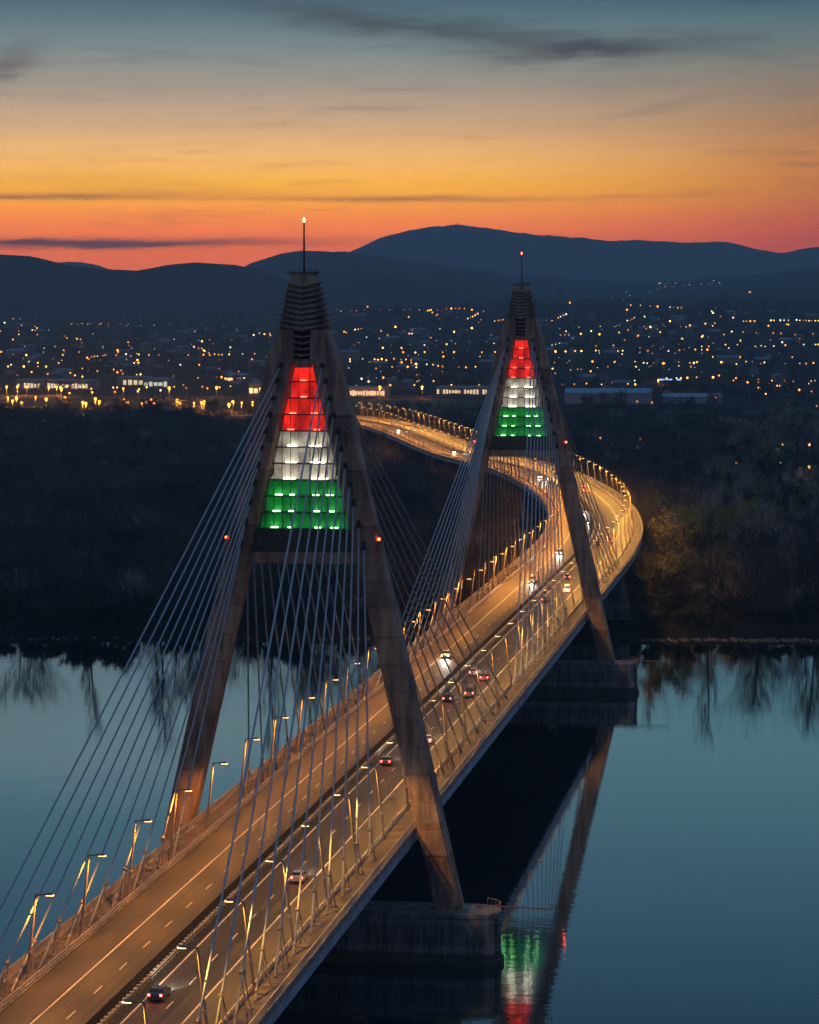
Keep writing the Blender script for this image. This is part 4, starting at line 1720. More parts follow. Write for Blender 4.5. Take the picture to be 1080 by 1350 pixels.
hall('warehouse', 'warehouse', 'low flat warehouse with a blue-grey roof beside the larger one', -58, 2325, .08, 56, 46, 6, M['wall_c'], M['roof_c'], M['win'], 0, 2)
hall('warehouse', 'warehouse', 'hall with a light blue roof among the trees of the town', -645, 2960, -.1, 24, 24, 7, M['wall_b'], M['roof_c'], M['win'], 2, 2)
hall('bungalow', 'house', 'white holiday house with lit windows by the pond', 42, 1442, .1, 12, 8, 4, M['wall_a'], M['roof_b'], M['shop_cool'], 3)
hall('bungalow', 'house', 'small white holiday house in the wood behind the bend', -52, 1455, .1, 9, 7, 4, M['wall_a'], M['roof_b'], M['win'], 1)
hall('bungalow', 'house', 'long white shed near the pond edge', 66, 1448, -.1, 14, 7, 4, M['wall_a'], M['roof_b'], M['win'], 0)
# filling station
t = thing('filling_station', 'filling station with a blue-white lit canopy and red sign', 'filling station', (-112, 2893, height(-112, 2893)), .05)
g = MB()
g.box((0, 0, 7), (26, 14, .8))
g.obj('canopy', M['roof_b'], t)
for x in (-10, 0, 10):
    for yy in (-5, 5):
        g = MB()
        g.box((x, yy, 3.2), (.6, .6, 6.8))
        g.obj('canopy_post', M['wall_a'], t)
M['sign_blue'] = glow('blue_white_sign', (.30, .55, 1), 2.2)
M['sign_red'] = glow('red_sign', (1, .04, .03), 3)
g = MB()
g.box((-5, -7.1, 7), (15, .2, 1.6))
g.obj('canopy_sign', M['sign_blue'], t)
g = MB()
g.box((10, -7.1, 7), (6, .2, 1.3))
g.obj('canopy_sign', M['sign_blue'], t)
g = MB()
g.box((-3, -9, 1.6), (5, .4, 1.6))
g.obj('price_board', M['sign_red'], t)
# white dome hall and water tower
t = thing('dome_hall', 'pale dome roofed sports hall beyond the fields', 'hall', (-610, 2850, height(-610, 2850)))
g = MB()
g.rings([[(22 * math.cos(a * math.pi / 8) * math.cos(e), 14 * math.sin(a * math.pi / 8) * math.cos(e), 8.5 * math.sin(e) - .2) for a in range(16)] for e in (0, .3, .6, .9, 1.2, 1.5)])
g.obj('dome', M['wall_a'], t, True)
g = MB()
g.box((0, -14.2, 1.6), (5, 1.2, 3.6))
g.obj('porch', M['wall_b'], t)
t = thing('water_tower', 'dark water tower on the ridge above the town', 'water tower', (-640, 7000, height(-640, 7000)))
g = MB()
g.tube([(0, 0, -1), (0, 0, 20)], [4, 4], 10)
g.obj('shaft', M['wall_b'], t)
g = MB()
g.rings([[(r * math.cos(a * math.pi / 6), r * math.sin(a * math.pi / 6), z) for a in range(12)] for z, r in ((19, 4), (24, 10), (34, 11), (36, 8), (37, 1))])
g.obj('tank', M['wall_b'], t)
t = thing('lookout_tower', 'tiny lookout tower on the summit of the highest ridge', 'tower', (-2513, 18901, 626))
g = MB()
g.tube([(0, 0, -4), (0, 0, 13)], [3.2, 2.6], 8)
g.obj('tower_shaft', M['wall_b'], t)
g = MB()
g.tube([(0, 0, 13.05), (0, 0, 16)], [4.2, 4.2], 8)
g.obj('tower_deck', M['wall_b'], t)
# sign gantries over the lit road, orange in the lamp light
for x, y, lab in ((-540, 1955, 'steel sign gantry over the lit road, the first past the wood'), (-466, 1930, 'steel sign gantry over the lit road close to the pylon leg')):
    t = thing('sign_gantry', lab, 'gantry', (x, y, 4.0), -.3)
    for sx in (-9, 9):
        g = MB()
        g.box((sx, 0, 4), (.5, .5, 9))
        g.obj('gantry_post', M['galv'], t)
    g = MB()
    for zz in (7.4, 8.3):
        g.box((0, 0, zz), (18.2, .35, .3))
    for k in range(10):
        g.box((-8.1 + 1.8 * k, 0, 7.85), (.15, .2, .9))
    g.obj('gantry_truss', M['galv'], t)
t = thing('toll_canopy', 'orange lit canopy block spanning the road between the gantries', 'canopy', (-498, 2032, 4.0), -.25)
g = MB()
g.box((0, 0, 6), (13, 6, 1.2))
g.box((0, 0, 9), (9, 4, 1.0))
g.obj('canopy_roof', M['wall_a'], t)
for sx in (-5.5, 0, 5.5):
    g = MB()
    g.box((sx, 0, 2.6), (.8, 3.5, 6))
    g.obj('canopy_wall', M['wall_b'], t)

# town lamps: x, y, z of the lantern, size, o range / w hite / r ed
TOWN = [(25,1178,10.0,1,'o'),
(50,1184,10.0,1,'w'),
(-51,1266,10.0,1,'o'),
(-50,1338,10.0,1,'w'),
(-14,1368,10.0,1,'o'),
(-61,1374,10.0,1,'w'),
(39,1388,10.0,1,'o'),
(47,1390,10.0,1,'o'),
(64,1392,10.0,1,'o'),
(-73,1408,10.0,1,'o'),
(-48,1453,10.0,1,'o'),
(-75,1456,10.0,1,'o'),
(-75,1456,10.0,1,'o'),
(-441,1500,10.0,1,'w'),
(-496,1616,10.0,1,'w'),
(-520,1667,10.0,1,'o'),
(-416,1951,12.0,2,'o'),
(-441,1972,12.0,2,'o'),
(-464,1975,12.0,2,'o'),
(-421,2005,12.0,2,'o'),
(-490,1994,12.1,2,'o'),
(-514,1997,12.1,2,'o'),
(64,2069,10.0,1,'o'),
(-540,2006,12.1,2,'o'),
(-452,2039,12.0,2,'o'),
(-570,2021,12.1,2,'o'),
(-480,2047,12.1,2,'o'),
(-604,2029,12.1,2,'o'),
(-507,2056,12.1,2,'o'),
(-84,2128,10.1,1,'o'),
(-535,2072,12.1,2,'o'),
(-99,2152,10.1,1,'o'),
(-562,2081,12.1,2,'o'),
(-635,2077,12.1,2,'o'),
(-594,2097,12.0,2,'o'),
(-670,2100,12.1,2,'o'),
(-30,2212,12.1,2,'r'),
(-629,2119,12.1,2,'o'),
(-684,2119,12.1,2,'o'),
(-660,2129,12.1,2,'o'),
(12,2382,10.1,1,'o'),
(-677,2308,10.0,1,'o'),
(-661,2335,10.0,1,'o'),
(-642,2353,10.0,1,'o'),
(-623,2372,10.0,1,'w'),
(56,2469,10.0,1,'o'),
(-608,2408,10.0,1,'w'),
(43,2517,10.0,1,'o'),
(-638,2437,10.0,1,'o'),
(-720,2429,12.0,2,'o'),
(-692,2447,10.0,1,'o'),
(-575,2481,10.0,1,'o'),
(-729,2446,12.0,2,'o'),
(2,2557,10.0,0,'w'),
(-737,2444,12.0,2,'o'),
(-760,2441,12.0,2,'o'),
(-770,2440,12.0,2,'o'),
(-599,2486,10.0,1,'o'),
(-781,2438,12.0,2,'o'),
(-536,2522,10.0,1,'o'),
(-570,2517,10.0,1,'o'),
(-676,2493,10.0,1,'o'),
(-680,2492,10.0,1,'w'),
(-1,2589,10.0,1,'o'),
(-647,2506,10.0,1,'o'),
(30,2603,10.0,1,'o'),
(-592,2532,10.0,1,'o'),
(-622,2528,10.0,1,'o'),
(-718,2514,10.0,1,'o'),
(-722,2514,10.0,1,'w'),
(-566,2554,10.0,1,'o'),
(-741,2529,10.0,1,'o'),
(-436,2601,10.0,1,'o'),
(-401,2615,10.0,1,'o'),
(-376,2627,10.0,1,'o'),
(-306,2637,10.0,1,'o'),
(20,2664,10.0,1,'o'),
(17,2664,10.0,1,'o'),
(-337,2641,10.0,1,'o'),
(-627,2592,10.0,1,'o'),
(-205,2674,10.2,1,'o'),
(-218,2673,10.2,1,'o'),
(-175,2677,10.2,1,'w'),
(-138,2680,10.3,1,'o'),
(-96,2684,10.4,1,'o'),
(-147,2691,10.5,1,'o'),
(-193,2693,10.5,1,'o'),
(7,2711,10.8,1,'o'),
(51,2715,10.9,1,'w'),
(-115,2715,14.4,2,'o'),
(-167,2720,11.0,1,'o'),
(-17,2738,11.4,1,'o'),
(-5,2739,11.4,1,'o'),
(-126,2752,11.7,1,'o'),
(-388,2728,11.1,1,'o'),
(-443,2724,10.9,1,'w'),
(33,2771,12.1,1,'o'),
(-371,2740,11.3,1,'o'),
(53,2772,12.1,1,'o'),
(-145,2768,12.0,1,'w'),
(-34,2777,12.2,1,'o'),
(9,2780,12.3,1,'o'),
(23,2781,12.3,1,'o'),
(57,2784,12.4,1,'w'),
(-389,2750,11.5,0,'w'),
(-778,2673,10.1,0,'w'),
(-605,2727,10.9,0,'w'),
(-645,2720,10.8,1,'o'),
(-7,2807,12.9,1,'o'),
(-112,2822,13.3,1,'o'),
(-462,2788,12.2,1,'w'),
(-96,2829,13.4,1,'o'),
(-101,2829,13.4,1,'w'),
(-33,2834,13.5,1,'o'),
(-277,2818,13.1,0,'w'),
(-89,2835,13.6,1,'o'),
(-79,2847,13.9,1,'o'),
(-448,2809,12.7,0,'w'),
(-60,2849,13.9,1,'o'),
(-614,2781,11.9,1,'o'),
(-621,2780,11.9,1,'o'),
(-441,2816,12.8,1,'o'),
(-620,2787,12.0,1,'o'),
(-603,2800,12.3,1,'o'),
(-657,2792,12.0,1,'o'),
(-713,2789,11.9,1,'o'),
(-55,2889,14.9,1,'o'),
(-634,2818,12.6,1,'o'),
(-640,2818,12.5,1,'o'),
(-393,2876,14.3,0,'w'),
(-412,2887,14.5,1,'o'),
(-698,2843,12.9,1,'o'),
(-251,2929,15.9,1,'o'),
(-805,2827,12.3,1,'o'),
(-496,2933,15.4,0,'w'),
(-824,2863,12.8,1,'o'),
(-753,2884,13.4,1,'w'),
(-213,2978,17.2,1,'o'),
(-750,2891,13.6,1,'o'),
(-895,2861,12.6,1,'o'),
(-393,2970,16.6,0,'w'),
(-468,2965,16.2,0,'w'),
(-778,2913,13.8,1,'o'),
(-240,3007,18.0,1,'o'),
(-157,3017,18.4,0,'w'),
(-449,2985,16.8,0,'w'),
(-326,3003,17.7,0,'w'),
(-868,2899,13.2,1,'o'),
(-228,3019,18.4,1,'o'),
(-233,3025,18.5,1,'o'),
(-645,2966,15.5,1,'o'),
(-265,3036,18.8,1,'o'),
(-794,2950,14.4,1,'o'),
(-850,2937,13.9,1,'o'),
(-92,3068,19.8,0,'w'),
(-212,3064,19.6,0,'w'),
(-130,3070,19.9,0,'w'),
(-487,3045,18.0,1,'o'),
(-98,3092,20.5,1,'o'),
(-166,3088,20.4,1,'o'),
(-201,3087,20.3,1,'o'),
(-377,3069,19.2,1,'o'),
(-906,2960,14.1,1,'o'),
(-387,3075,19.4,1,'o'),
(-830,2990,14.9,1,'o'),
(-148,3102,20.8,1,'o'),
(-440,3071,19.0,1,'w'),
(-524,3058,18.2,0,'w'),
(-367,3085,19.7,1,'o'),
(-114,3110,21.0,1,'w'),
(-805,3011,15.4,1,'o'),
(-453,3084,19.2,1,'o'),
(-410,3093,19.7,1,'o'),
(-473,3085,19.1,1,'o'),
(-687,3045,16.8,0,'w'),
(-538,3078,18.5,1,'o'),
(-848,3013,15.2,1,'o'),
(-418,3111,20.1,1,'o'),
(-821,3036,15.7,1,'o'),
(-44,3157,22.4,1,'o'),
(-14,3171,22.8,1,'o'),
(17,3172,22.9,1,'o'),
(43,3173,23.0,1,'o'),
(-429,3141,20.8,1,'o'),
(-135,3171,22.8,1,'o'),
(-137,3171,22.8,1,'o'),
(35,3179,23.1,1,'w'),
(-158,3177,22.9,1,'w'),
(-438,3148,21.0,1,'w'),
(-99,3186,23.2,1,'w'),
(-104,3186,23.2,1,'o'),
(-163,3183,23.1,1,'w'),
(-150,3184,23.1,1,'o'),
(52,3192,23.5,1,'o'),
(-871,3070,16.0,1,'o'),
(-261,3185,23.0,0,'w'),
(-454,3162,21.2,1,'o'),
(-10,3203,23.7,1,'o'),
(-666,3128,18.6,0,'w'),
(-119,3204,23.7,1,'o'),
(-63,3207,23.8,1,'o'),
(-65,3207,23.8,1,'o'),
(-96,3206,23.8,1,'o'),
(-260,3202,23.4,0,'w'),
(-864,3094,16.4,1,'o'),
(-26,3222,24.3,1,'o'),
(-34,3222,24.3,1,'w'),
(-176,3215,24.0,1,'o'),
(-202,3214,23.9,1,'o'),
(-231,3214,23.9,1,'o'),
(-466,3200,22.1,1,'o'),
(-482,3202,22.0,0,'w'),
(-480,3209,22.1,1,'o'),
(-264,3247,24.7,0,'w'),
(-743,3178,18.8,1,'o'),
(-526,3228,22.2,1,'o'),
(-769,3181,18.7,1,'w'),
(-938,3137,16.8,1,'o'),
(-949,3137,16.8,1,'o'),
(-968,3137,16.7,1,'o'),
(-989,3136,16.7,1,'o'),
(-556,3254,22.4,1,'w'),
(-477,3271,23.8,1,'o'),
(-511,3277,23.6,1,'o'),
(-493,3287,24.0,1,'o'),
(-500,3288,24.0,1,'o'),
(-487,3292,24.2,1,'o'),
(-321,3316,26.4,0,'w'),
(-361,3312,26.0,0,'w'),
(-525,3293,23.8,1,'o'),
(-46,3343,27.7,1,'o'),
(23,3345,27.9,1,'o'),
(-286,3329,27.0,0,'w'),
(-426,3313,25.5,0,'w'),
(-1002,3193,17.7,1,'w'),
(-82,3348,27.8,1,'o'),
(-532,3308,24.1,1,'o'),
(-524,3311,24.3,0,'w'),
(-523,3312,24.3,1,'o'),
(-507,3315,24.6,1,'o'),
(-848,3247,19.3,1,'o'),
(-844,3255,19.5,1,'o'),
(-551,3324,24.3,1,'w'),
(-568,3322,24.0,1,'o'),
(-396,3360,27.1,0,'w'),
(-953,3251,18.9,1,'o'),
(-854,3280,20.0,1,'o'),
(-447,3367,26.8,1,'o'),
(-968,3258,19.1,1,'w'),
(-984,3258,19.0,1,'o'),
(-362,3400,28.7,0,'w'),
(-708,3347,22.8,1,'o'),
(-208,3418,30.0,1,'w'),
(-1002,3275,19.4,0,'w'),
(-368,3406,28.8,0,'w'),
(-820,3327,21.2,0,'w'),
(4,3445,30.8,0,'w'),
(-501,3404,27.2,0,'w'),
(-915,3323,20.6,1,'w'),
(-101,3450,30.9,0,'w'),
(-1009,3303,20.0,0,'w'),
(-868,3345,21.3,1,'o'),
(-490,3425,28.0,0,'w'),
(-600,3408,25.9,1,'o'),
(-187,3466,31.5,0,'w'),
(-886,3354,21.4,0,'w'),
(-973,3338,20.8,1,'w'),
(-292,3487,32.0,1,'o'),
(-306,3487,32.0,1,'o'),
(-408,3476,30.7,1,'o'),
(-390,3479,31.0,1,'o'),
(-993,3359,21.3,0,'w'),
(-150,3503,32.8,1,'w'),
(-220,3500,32.6,1,'o'),
(-946,3379,21.8,1,'o'),
(-271,3500,32.5,1,'o'),
(-280,3500,32.5,1,'o'),
(-179,3508,32.9,1,'o'),
(-214,3507,32.9,1,'o'),
(-105,3514,33.0,0,'w'),
(-247,3506,32.8,1,'w'),
(-449,3490,30.7,1,'o'),
(-465,3488,30.4,1,'o'),
(-252,3513,33.1,1,'o'),
(-136,3525,33.5,1,'o'),
(-504,3491,29.9,1,'w'),
(-492,3500,30.4,1,'o'),
(-539,3496,29.5,0,'w'),
(-98,3542,34.0,1,'o'),
(-1001,3396,22.2,0,'w'),
(-1042,3385,21.9,0,'w'),
(-523,3502,30.0,1,'o'),
(-131,3546,34.2,1,'o'),
(-115,3547,34.2,1,'o'),
(-106,3548,34.2,1,'o'),
(-959,3418,22.8,1,'o'),
(-165,3567,35.0,0,'w'),
(-959,3442,23.3,1,'o'),
(-799,3489,25.4,1,'o'),
(-195,3582,35.6,1,'o'),
(-70,3591,35.7,1,'w'),
(-959,3458,23.8,1,'o'),
(-784,3502,25.9,1,'w'),
(-789,3503,25.9,1,'o'),
(-910,3475,24.3,1,'o'),
(-126,3594,35.9,1,'o'),
(-775,3509,26.2,1,'o'),
(-957,3467,24.0,1,'w'),
(-833,3502,25.4,1,'o'),
(-812,3507,25.7,1,'o'),
(-741,3524,27.0,1,'o'),
(-758,3521,26.7,1,'w'),
(-32,3612,36.5,0,'w'),
(-953,3483,24.4,1,'o'),
(-799,3521,26.2,1,'o'),
(-164,3613,36.7,0,'w'),
(-877,3506,25.2,1,'o'),
(-892,3507,25.2,1,'o'),
(-938,3499,24.8,1,'o'),
(-110,3628,37.2,1,'w'),
(-100,3629,37.2,1,'o'),
(-954,3499,24.8,1,'o'),
(-537,3586,32.6,0,'w'),
(-20,3633,37.3,1,'w'),
(-34,3633,37.3,1,'w'),
(-911,3524,25.5,1,'o'),
(-8,3647,37.8,1,'w'),
(-262,3635,37.5,1,'o'),
(-26,3653,38.1,1,'o'),
(-1018,3504,24.9,1,'o'),
(-1069,3493,24.6,1,'o'),
(-932,3532,25.7,1,'w'),
(-238,3648,38.1,1,'o'),
(-817,3564,27.2,1,'o'),
(-388,3639,36.8,0,'w'),
(8,3666,38.7,1,'o'),
(-920,3547,26.1,0,'w'),
(-506,3632,34.8,0,'w'),
(-328,3658,38.1,1,'w'),
(-78,3676,39.1,1,'o'),
(-61,3677,39.1,1,'w'),
(-546,3635,34.1,1,'o'),
(-1094,3512,25.1,0,'w'),
(55,3685,39.6,1,'o'),
(51,3685,39.5,1,'w'),
(34,3685,39.5,1,'w'),
(-621,3633,32.5,0,'w'),
(-794,3600,28.5,0,'w'),
(-575,3645,33.9,1,'o'),
(-325,3680,39.0,0,'w'),
(-322,3708,40.1,0,'w'),
(-1036,3576,26.7,0,'w'),
(-839,3633,28.9,1,'o'),
(-963,3607,27.6,1,'o'),
(27,3740,41.9,0,'w'),
(2,3742,41.9,1,'w'),
(-1019,3596,27.3,1,'o'),
(-522,3703,37.1,1,'w'),
(-1071,3589,27.1,0,'w'),
(-421,3723,39.6,1,'o'),
(-491,3718,38.2,1,'o'),
(-847,3660,29.5,1,'o'),
(-479,3727,38.8,1,'o'),
(-397,3743,40.7,0,'w'),
(-1139,3601,27.3,1,'o'),
(-60,3784,43.8,1,'o'),
(-232,3785,43.9,1,'o'),
(-374,3776,42.4,0,'w'),
(-980,3669,29.1,1,'o'),
(-965,3675,29.3,0,'w'),
(-1059,3656,28.7,1,'o'),
(-146,3809,45.1,0,'w'),
(-149,3814,45.4,0,'w'),
(-864,3724,31.1,1,'w'),
(-869,3725,31.0,1,'o'),
(-149,3830,46.1,1,'o'),
(-826,3752,32.2,1,'w'),
(-315,3843,45.8,0,'w'),
(-111,3861,47.7,0,'w'),
(-121,3867,48.0,1,'o'),
(-201,3867,47.8,0,'w'),
(-642,3830,38.5,0,'w'),
(-220,3882,48.4,1,'o'),
(-890,3785,32.3,1,'w'),
(-121,3892,49.2,1,'o'),
(-1113,3739,30.6,0,'w'),
(-220,3902,49.3,1,'o'),
(18,3925,50.9,1,'o'),
(-90,3924,50.8,1,'o'),
(45,3945,51.9,1,'o'),
(-336,3937,49.5,1,'o'),
(-330,3939,49.7,0,'w'),
(-4,3958,52.5,1,'o'),
(-343,3939,49.5,1,'o'),
(-283,3946,50.7,1,'o'),
(-16,3964,52.8,1,'o'),
(-42,3970,53.1,1,'o'),
(-1163,3804,31.9,0,'w'),
(-314,3968,51.1,1,'o'),
(-547,3943,44.9,1,'o'),
(-1009,3852,33.2,0,'w'),
(-63,3989,54.0,1,'o'),
(-192,3994,53.8,1,'o'),
(-256,3991,52.9,1,'o'),
(-81,4001,54.6,1,'w'),
(-410,3992,50.1,0,'w'),
(-457,3987,48.8,1,'o'),
(-634,3977,43.3,0,'w'),
(-305,4051,54.6,1,'w'),
(-247,4061,56.2,1,'o'),
(-201,4070,57.4,1,'o'),
(-346,4060,54.1,1,'o'),
(-567,4045,47.6,0,'w'),
(-102,4088,77.4,1,'o'),
(-220,4088,58.0,1,'o'),
(-666,4045,44.2,1,'w'),
(-291,4092,56.7,0,'w'),
(-115,4110,83.3,1,'o'),
(-83,4114,75.7,1,'w'),
(-158,4112,60.7,1,'o'),
(-27,4121,62.7,1,'o'),
(-116,4126,62.6,1,'o'),
(-1046,3992,36.0,1,'o'),
(-351,4114,81.2,1,'w'),
(-216,4128,60.5,1,'o'),
(-932,4025,37.4,1,'o'),
(4,4139,64.6,1,'o'),
(1,4142,65.0,1,'o'),
(-226,4133,77.1,1,'o'),
(-356,4123,79.1,1,'o'),
(-153,4138,62.9,1,'o'),
(-9,4150,71.4,1,'w'),
(4,4151,71.4,1,'w'),
(-3,4151,71.4,1,'w'),
(-19,4151,71.0,1,'o'),
(-24,4151,71.0,1,'o'),
(17,4152,71.9,1,'w'),
(-50,4154,69.8,1,'o'),
(-57,4154,69.8,1,'o'),
(22,4156,71.0,1,'w'),
(-63,4155,69.8,1,'o'),
(27,4157,71.0,1,'o'),
(-68,4155,69.7,1,'o'),
(32,4158,71.0,1,'o'),
(37,4159,70.6,1,'w'),
(-129,4155,65.6,1,'o'),
(52,4160,70.6,1,'o'),
(-114,4156,66.4,1,'o'),
(47,4160,70.6,1,'o'),
(41,4160,70.6,1,'o'),
(-642,4110,47.1,1,'o'),
(-563,4128,80.2,1,'o'),
(-946,4061,38.2,0,'w'),
(-120,4177,85.9,1,'w'),
(-503,4145,79.1,1,'o'),
(-605,4131,49.1,1,'w'),
(-245,4172,75.2,1,'w'),
(-499,4148,81.6,1,'o'),
(-610,4135,49.0,1,'o'),
(-274,4174,61.7,0,'w'),
(-931,4076,38.7,1,'o'),
(-538,4148,51.9,1,'o'),
(-896,4086,39.4,0,'w'),
(-188,4187,69.4,1,'o'),
(-367,4188,76.7,1,'w'),
(-251,4202,72.6,1,'o'),
(-255,4215,70.4,1,'o'),
(-573,4184,78.1,1,'o'),
(-260,4219,70.0,1,'w'),
(-999,4113,39.3,0,'w'),
(-262,4239,87.8,1,'o'),
(-516,4214,76.5,1,'o'),
(-375,4230,74.4,1,'o'),
(-584,4219,83.2,1,'o'),
(-1157,4110,38.7,1,'o'),
(-501,4241,85.4,1,'o'),
(-632,4227,52.2,0,'w'),
(-524,4247,74.9,1,'o'),
(-522,4251,57.2,1,'o'),
(-390,4274,69.5,1,'o'),
(-1270,4101,38.6,1,'o'),
(-400,4275,70.1,0,'w'),
(-577,4259,56.0,1,'w'),
(-629,4254,75.5,1,'o'),
(-623,4255,54.1,1,'o'),
(-858,4216,44.6,1,'o'),
(-1172,4142,39.5,1,'o'),
(-176,4304,91.0,1,'o'),
(-182,4304,91.0,1,'o'),
(-532,4275,72.8,1,'w'),
(-676,4254,52.1,1,'o'),
(-734,4245,49.5,1,'o'),
(-474,4287,70.9,1,'w'),
(-446,4292,64.8,0,'w'),
(-479,4293,70.1,1,'o'),
(-512,4292,70.8,1,'o'),
(-483,4296,69.7,1,'o'),
(-190,4324,91.8,1,'o'),
(-196,4324,91.8,1,'w'),
(-490,4303,68.5,1,'w'),
(-742,4269,50.7,1,'o'),
(-892,4242,45.1,1,'w'),
(-1198,4174,40.3,1,'o'),
(-518,4312,66.2,0,'w'),
(-530,4313,87.4,1,'o'),
(-877,4259,46.2,1,'o'),
(-870,4270,46.9,1,'o'),
(-219,4357,93.0,1,'o'),
(-729,4304,53.8,1,'o'),
(-724,4306,54.2,1,'o'),
(-662,4319,58.3,1,'o'),
(-608,4329,85.8,1,'o'),
(-720,4315,55.3,1,'o'),
(-892,4290,47.5,1,'w'),
(-233,4380,93.8,1,'o'),
(-609,4359,86.5,1,'o'),
(-608,4371,86.8,1,'o'),
(-252,4417,95.1,1,'w'),
(-269,4420,95.1,1,'o'),
(-1225,4256,42.3,1,'o'),
(-774,4364,75.9,0,'w'),
(-556,4413,89.4,1,'o'),
(-566,4424,89.4,1,'o'),
(-574,4435,89.4,1,'o'),
(-584,4451,89.3,1,'o'),
(-595,4469,89.3,1,'o'),
(-1028,4390,49.1,0,'w'),
(-1297,4339,43.8,1,'o'),
(-1205,4367,44.9,0,'w'),
(-1336,4358,44.0,1,'o'),
(-1403,4584,47.3,1,'o'),
(-1440,4592,47.1,1,'o'),
(-1365,4649,48.8,0,'w'),
(-1390,4646,48.5,1,'w'),
(-1396,4648,48.5,1,'w'),
(-1422,4770,51.1,1,'o'),
(-1449,4848,53.3,1,'o'),
(-1500,4930,54.9,1,'o'),
(-1566,5036,59.1,1,'o'),
(-470,5446,99.0,2,'o'),
(-1945,6367,58.2,1,'o'),
(-1930,6376,57.9,0,'w'),
(-1221,7386,87.2,2,'o'),
(-203,8926,132.5,2,'o'),
(-646,11322,177.5,1,'o')]
LM = {'o': glow('sodium_lantern', (1, .33, .035), 4), 'w': glow('white_lantern', (1, .78, .5), 2.2), 'r': glow('red_signal', (1, .05, .04), 10), 'c': glow('cool_lantern', (.62, .85, 1), 1.2),
      'd': glow('dim_sodium_lantern', (1, .30, .03), 1.1), 'b': glow('bright_sodium_lantern', (1, .40, .06), 9)}
globe, tall = {}, {}
for c in LM:
    g = MB()
    g.ball((0, 0, 0), 1, 8, 5)
    globe[c] = g.mesh('town_lamp', LM[c])
pole_me = None
lamp_d = bpy.data.lights.new('road_glow', 'POINT')
lamp_d.energy = 24000
lamp_d.color = (1, .35, .06)
lamp_d.shadow_soft_size = 1.
TOWN += [(-579,10922,161.4,0,'d'),(-602,10922,161.1,0,'w'),(-653,11333,178.3,0,'w'),(-421,10943,169.1,0,'d'),(-436,11062,176.4,0,'w'),(-566,10894,159.2,0,'w'),(-597,10931,161.9,0,'d'),(-389,11022,177.9,0,'w'),(-416,11005,174.6,0,'w'),(-621,11425,180.5,0,'d'),(-578,11264,178.0,0,'w'),(-418,11225,188.7,0,'w'),(-399,10950,171.6,0,'d'),(-460,11009,171.0,0,'w'),(-508,11019,169.2,0,'w'),(-617,10872,156.8,0,'d'),(-385,10979,175.1,0,'w'),(-577,11215,176.1,0,'w'),(-407,11343,195.5,0,'d'),(-419,11193,186.6,0,'w'),(-520,11261,182.1,0,'w'),(-527,10979,166.2,0,'d'),(-610,11080,170.4,0,'w'),(-626,10809,151.0,0,'w'),(-779,10473,116.2,0,'d'),(-718,10591,125.4,0,'w'),(-648,10716,142.1,0,'w'),(-783,10465,115.8,0,'d'),(-633,9122,108.1,0,'w'),(-725,7860,100.2,0,'w'),(-198,8946,133.7,0,'d'),(-741,10720,139.7,0,'w'),(-915,9214,123.2,0,'w'),(-7,7874,100.4,0,'d')]
# streets of the town: short strings of lamps between the measured ones
rs = random.Random(33)
for _ in range(34):
    y0 = rs.uniform(2750, 5900)
    x0 = rs.uniform(80 - .30 * (y0 + 423), 80 - .0057 * (y0 + 423))
    dx, dy = rs.choice((-1, 1)) * rs.uniform(22, 48), rs.uniform(-38, 60)
    cc = rs.choice('dddwwco')
    for k in range(rs.randint(4, 10)):
        xx, yy = x0 + dx * k + rs.uniform(-5, 5), y0 + dy * k + rs.uniform(-8, 8)
        if yy > 2700:
            TOWN.append((round(xx), round(yy), round(height(xx, yy) + 8, 1), 0, cc))
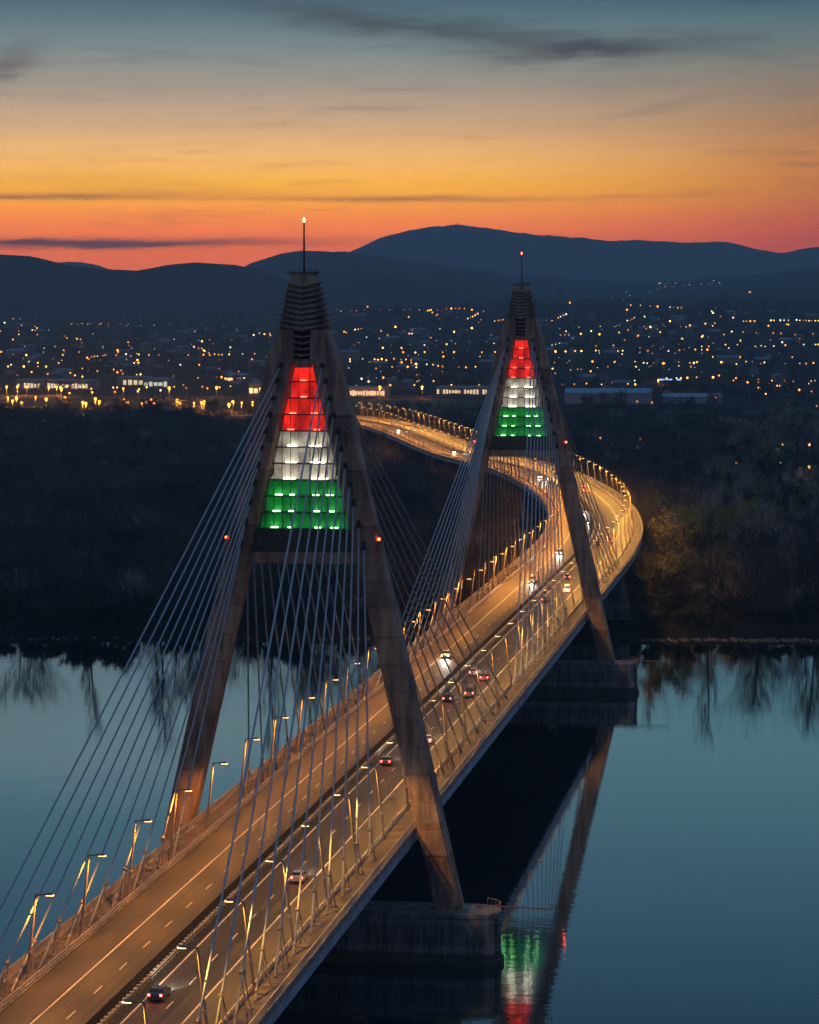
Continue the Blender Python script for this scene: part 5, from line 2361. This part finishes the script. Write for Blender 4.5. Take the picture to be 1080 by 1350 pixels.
# lamps of the two lit roads across the plain
RP = catmull(ROAD_B, 46)
for i in range(0, len(RP)):
    if -1000 < RP[i][0] < -330:
        TOWN.append((round(RP[i][0]), round(RP[i][1] - 10), 14., 2, 'o'))
for k in range(15):
    q = at(1735 + 46 * k, 15 if k % 2 else -15)
    TOWN.append((round(q.x), round(q.y), round(q.z + 10, 1), 2, 'o'))
TOWN.sort(key=lambda q: (-q[3], math.hypot(q[0] - CAM.x, q[1] - CAM.y)))
rest = {c: MB() for c in LM}
for i, (x, y, z, big, c) in enumerate(TOWN):
    D_ = math.hypot(x - CAM.x, y - CAM.y)
    r = (.5, 1.02, 1.35)[big] * (.45 + .55 * D_ / 3500.) * rng.uniform(.6, 1.3)
    if big == 0 and c == 'w' and D_ < 6500:
        c = rng.choice('cwwd')
    elif big == 1 and c == 'o':
        c = rng.choice('oooddb')
    if i < 290:
        o = link('town_lamp', globe[c])
        o.location = (x, y, z)
        o.scale = (r, r, r)
        lab = {'d': 'dim amber street light in the town', 'b': 'bright amber street light in the town', 'o': 'glowing amber street light in the town', 'w': 'glowing white light among the houses', 'r': 'bright red signal light right of the warehouses', 'c': 'faint cool light among the houses'}[c]
        if big == 2 and c == 'o':
            lab = 'large amber road light beside the fields'
        tag(o, lab, 'street light', {'d': 'dim amber lights of the town', 'b': 'bright amber lights of the town', 'o': 'amber lights of the town', 'w': 'white lights of the town', 'r': None, 'c': 'cool lights of the town'}[c])
        if big == 2 and c == 'o':
            lo = bpy.data.objects.new('road_glow', lamp_d)
            COL.objects.link(lo)
            lo.location = (x, y, z - 2.5)
        hgt = z - height(x, y)
        if 1 < hgt < 30:
            p = MB()
            p.tube([(0, 0, -hgt / r), (0, 0, -.9)], [.12, .09], 4)
            me = p.mesh('post', M['galv'])
            po = link('post', me, o)
    else:
        for v in (None,):
            gb = rest[c]
            gb.ball((x, y, z), r, 6, 4)
for c, gb in rest.items():
    if gb.v:
        tag(gb.obj('town_lights', LM[c]), 'scattered far lights of the town', None, None, 'stuff')

# ---------------------------------------------------------------- haze
g = MB()
g.box((-5600, 10600, 323.), (24800, 26600, 655.))
hz = g.obj('haze')
tag(hz, 'thin dusk haze over the plain', None, None, 'stuff')
m = bpy.data.materials.new('haze')
m.use_nodes = True
m.node_tree.nodes.clear()
t = NT(m.node_tree)
pv = t.node('ShaderNodeVolumePrincipled')
pv.inputs['Color'].default_value = (.56, .84, 1, 1)
pv.inputs['Density'].default_value = HAZE
om = t.node('ShaderNodeOutputMaterial')
t.l.new(pv.outputs[0], om.inputs['Volume'])
hz.data.materials.append(m)
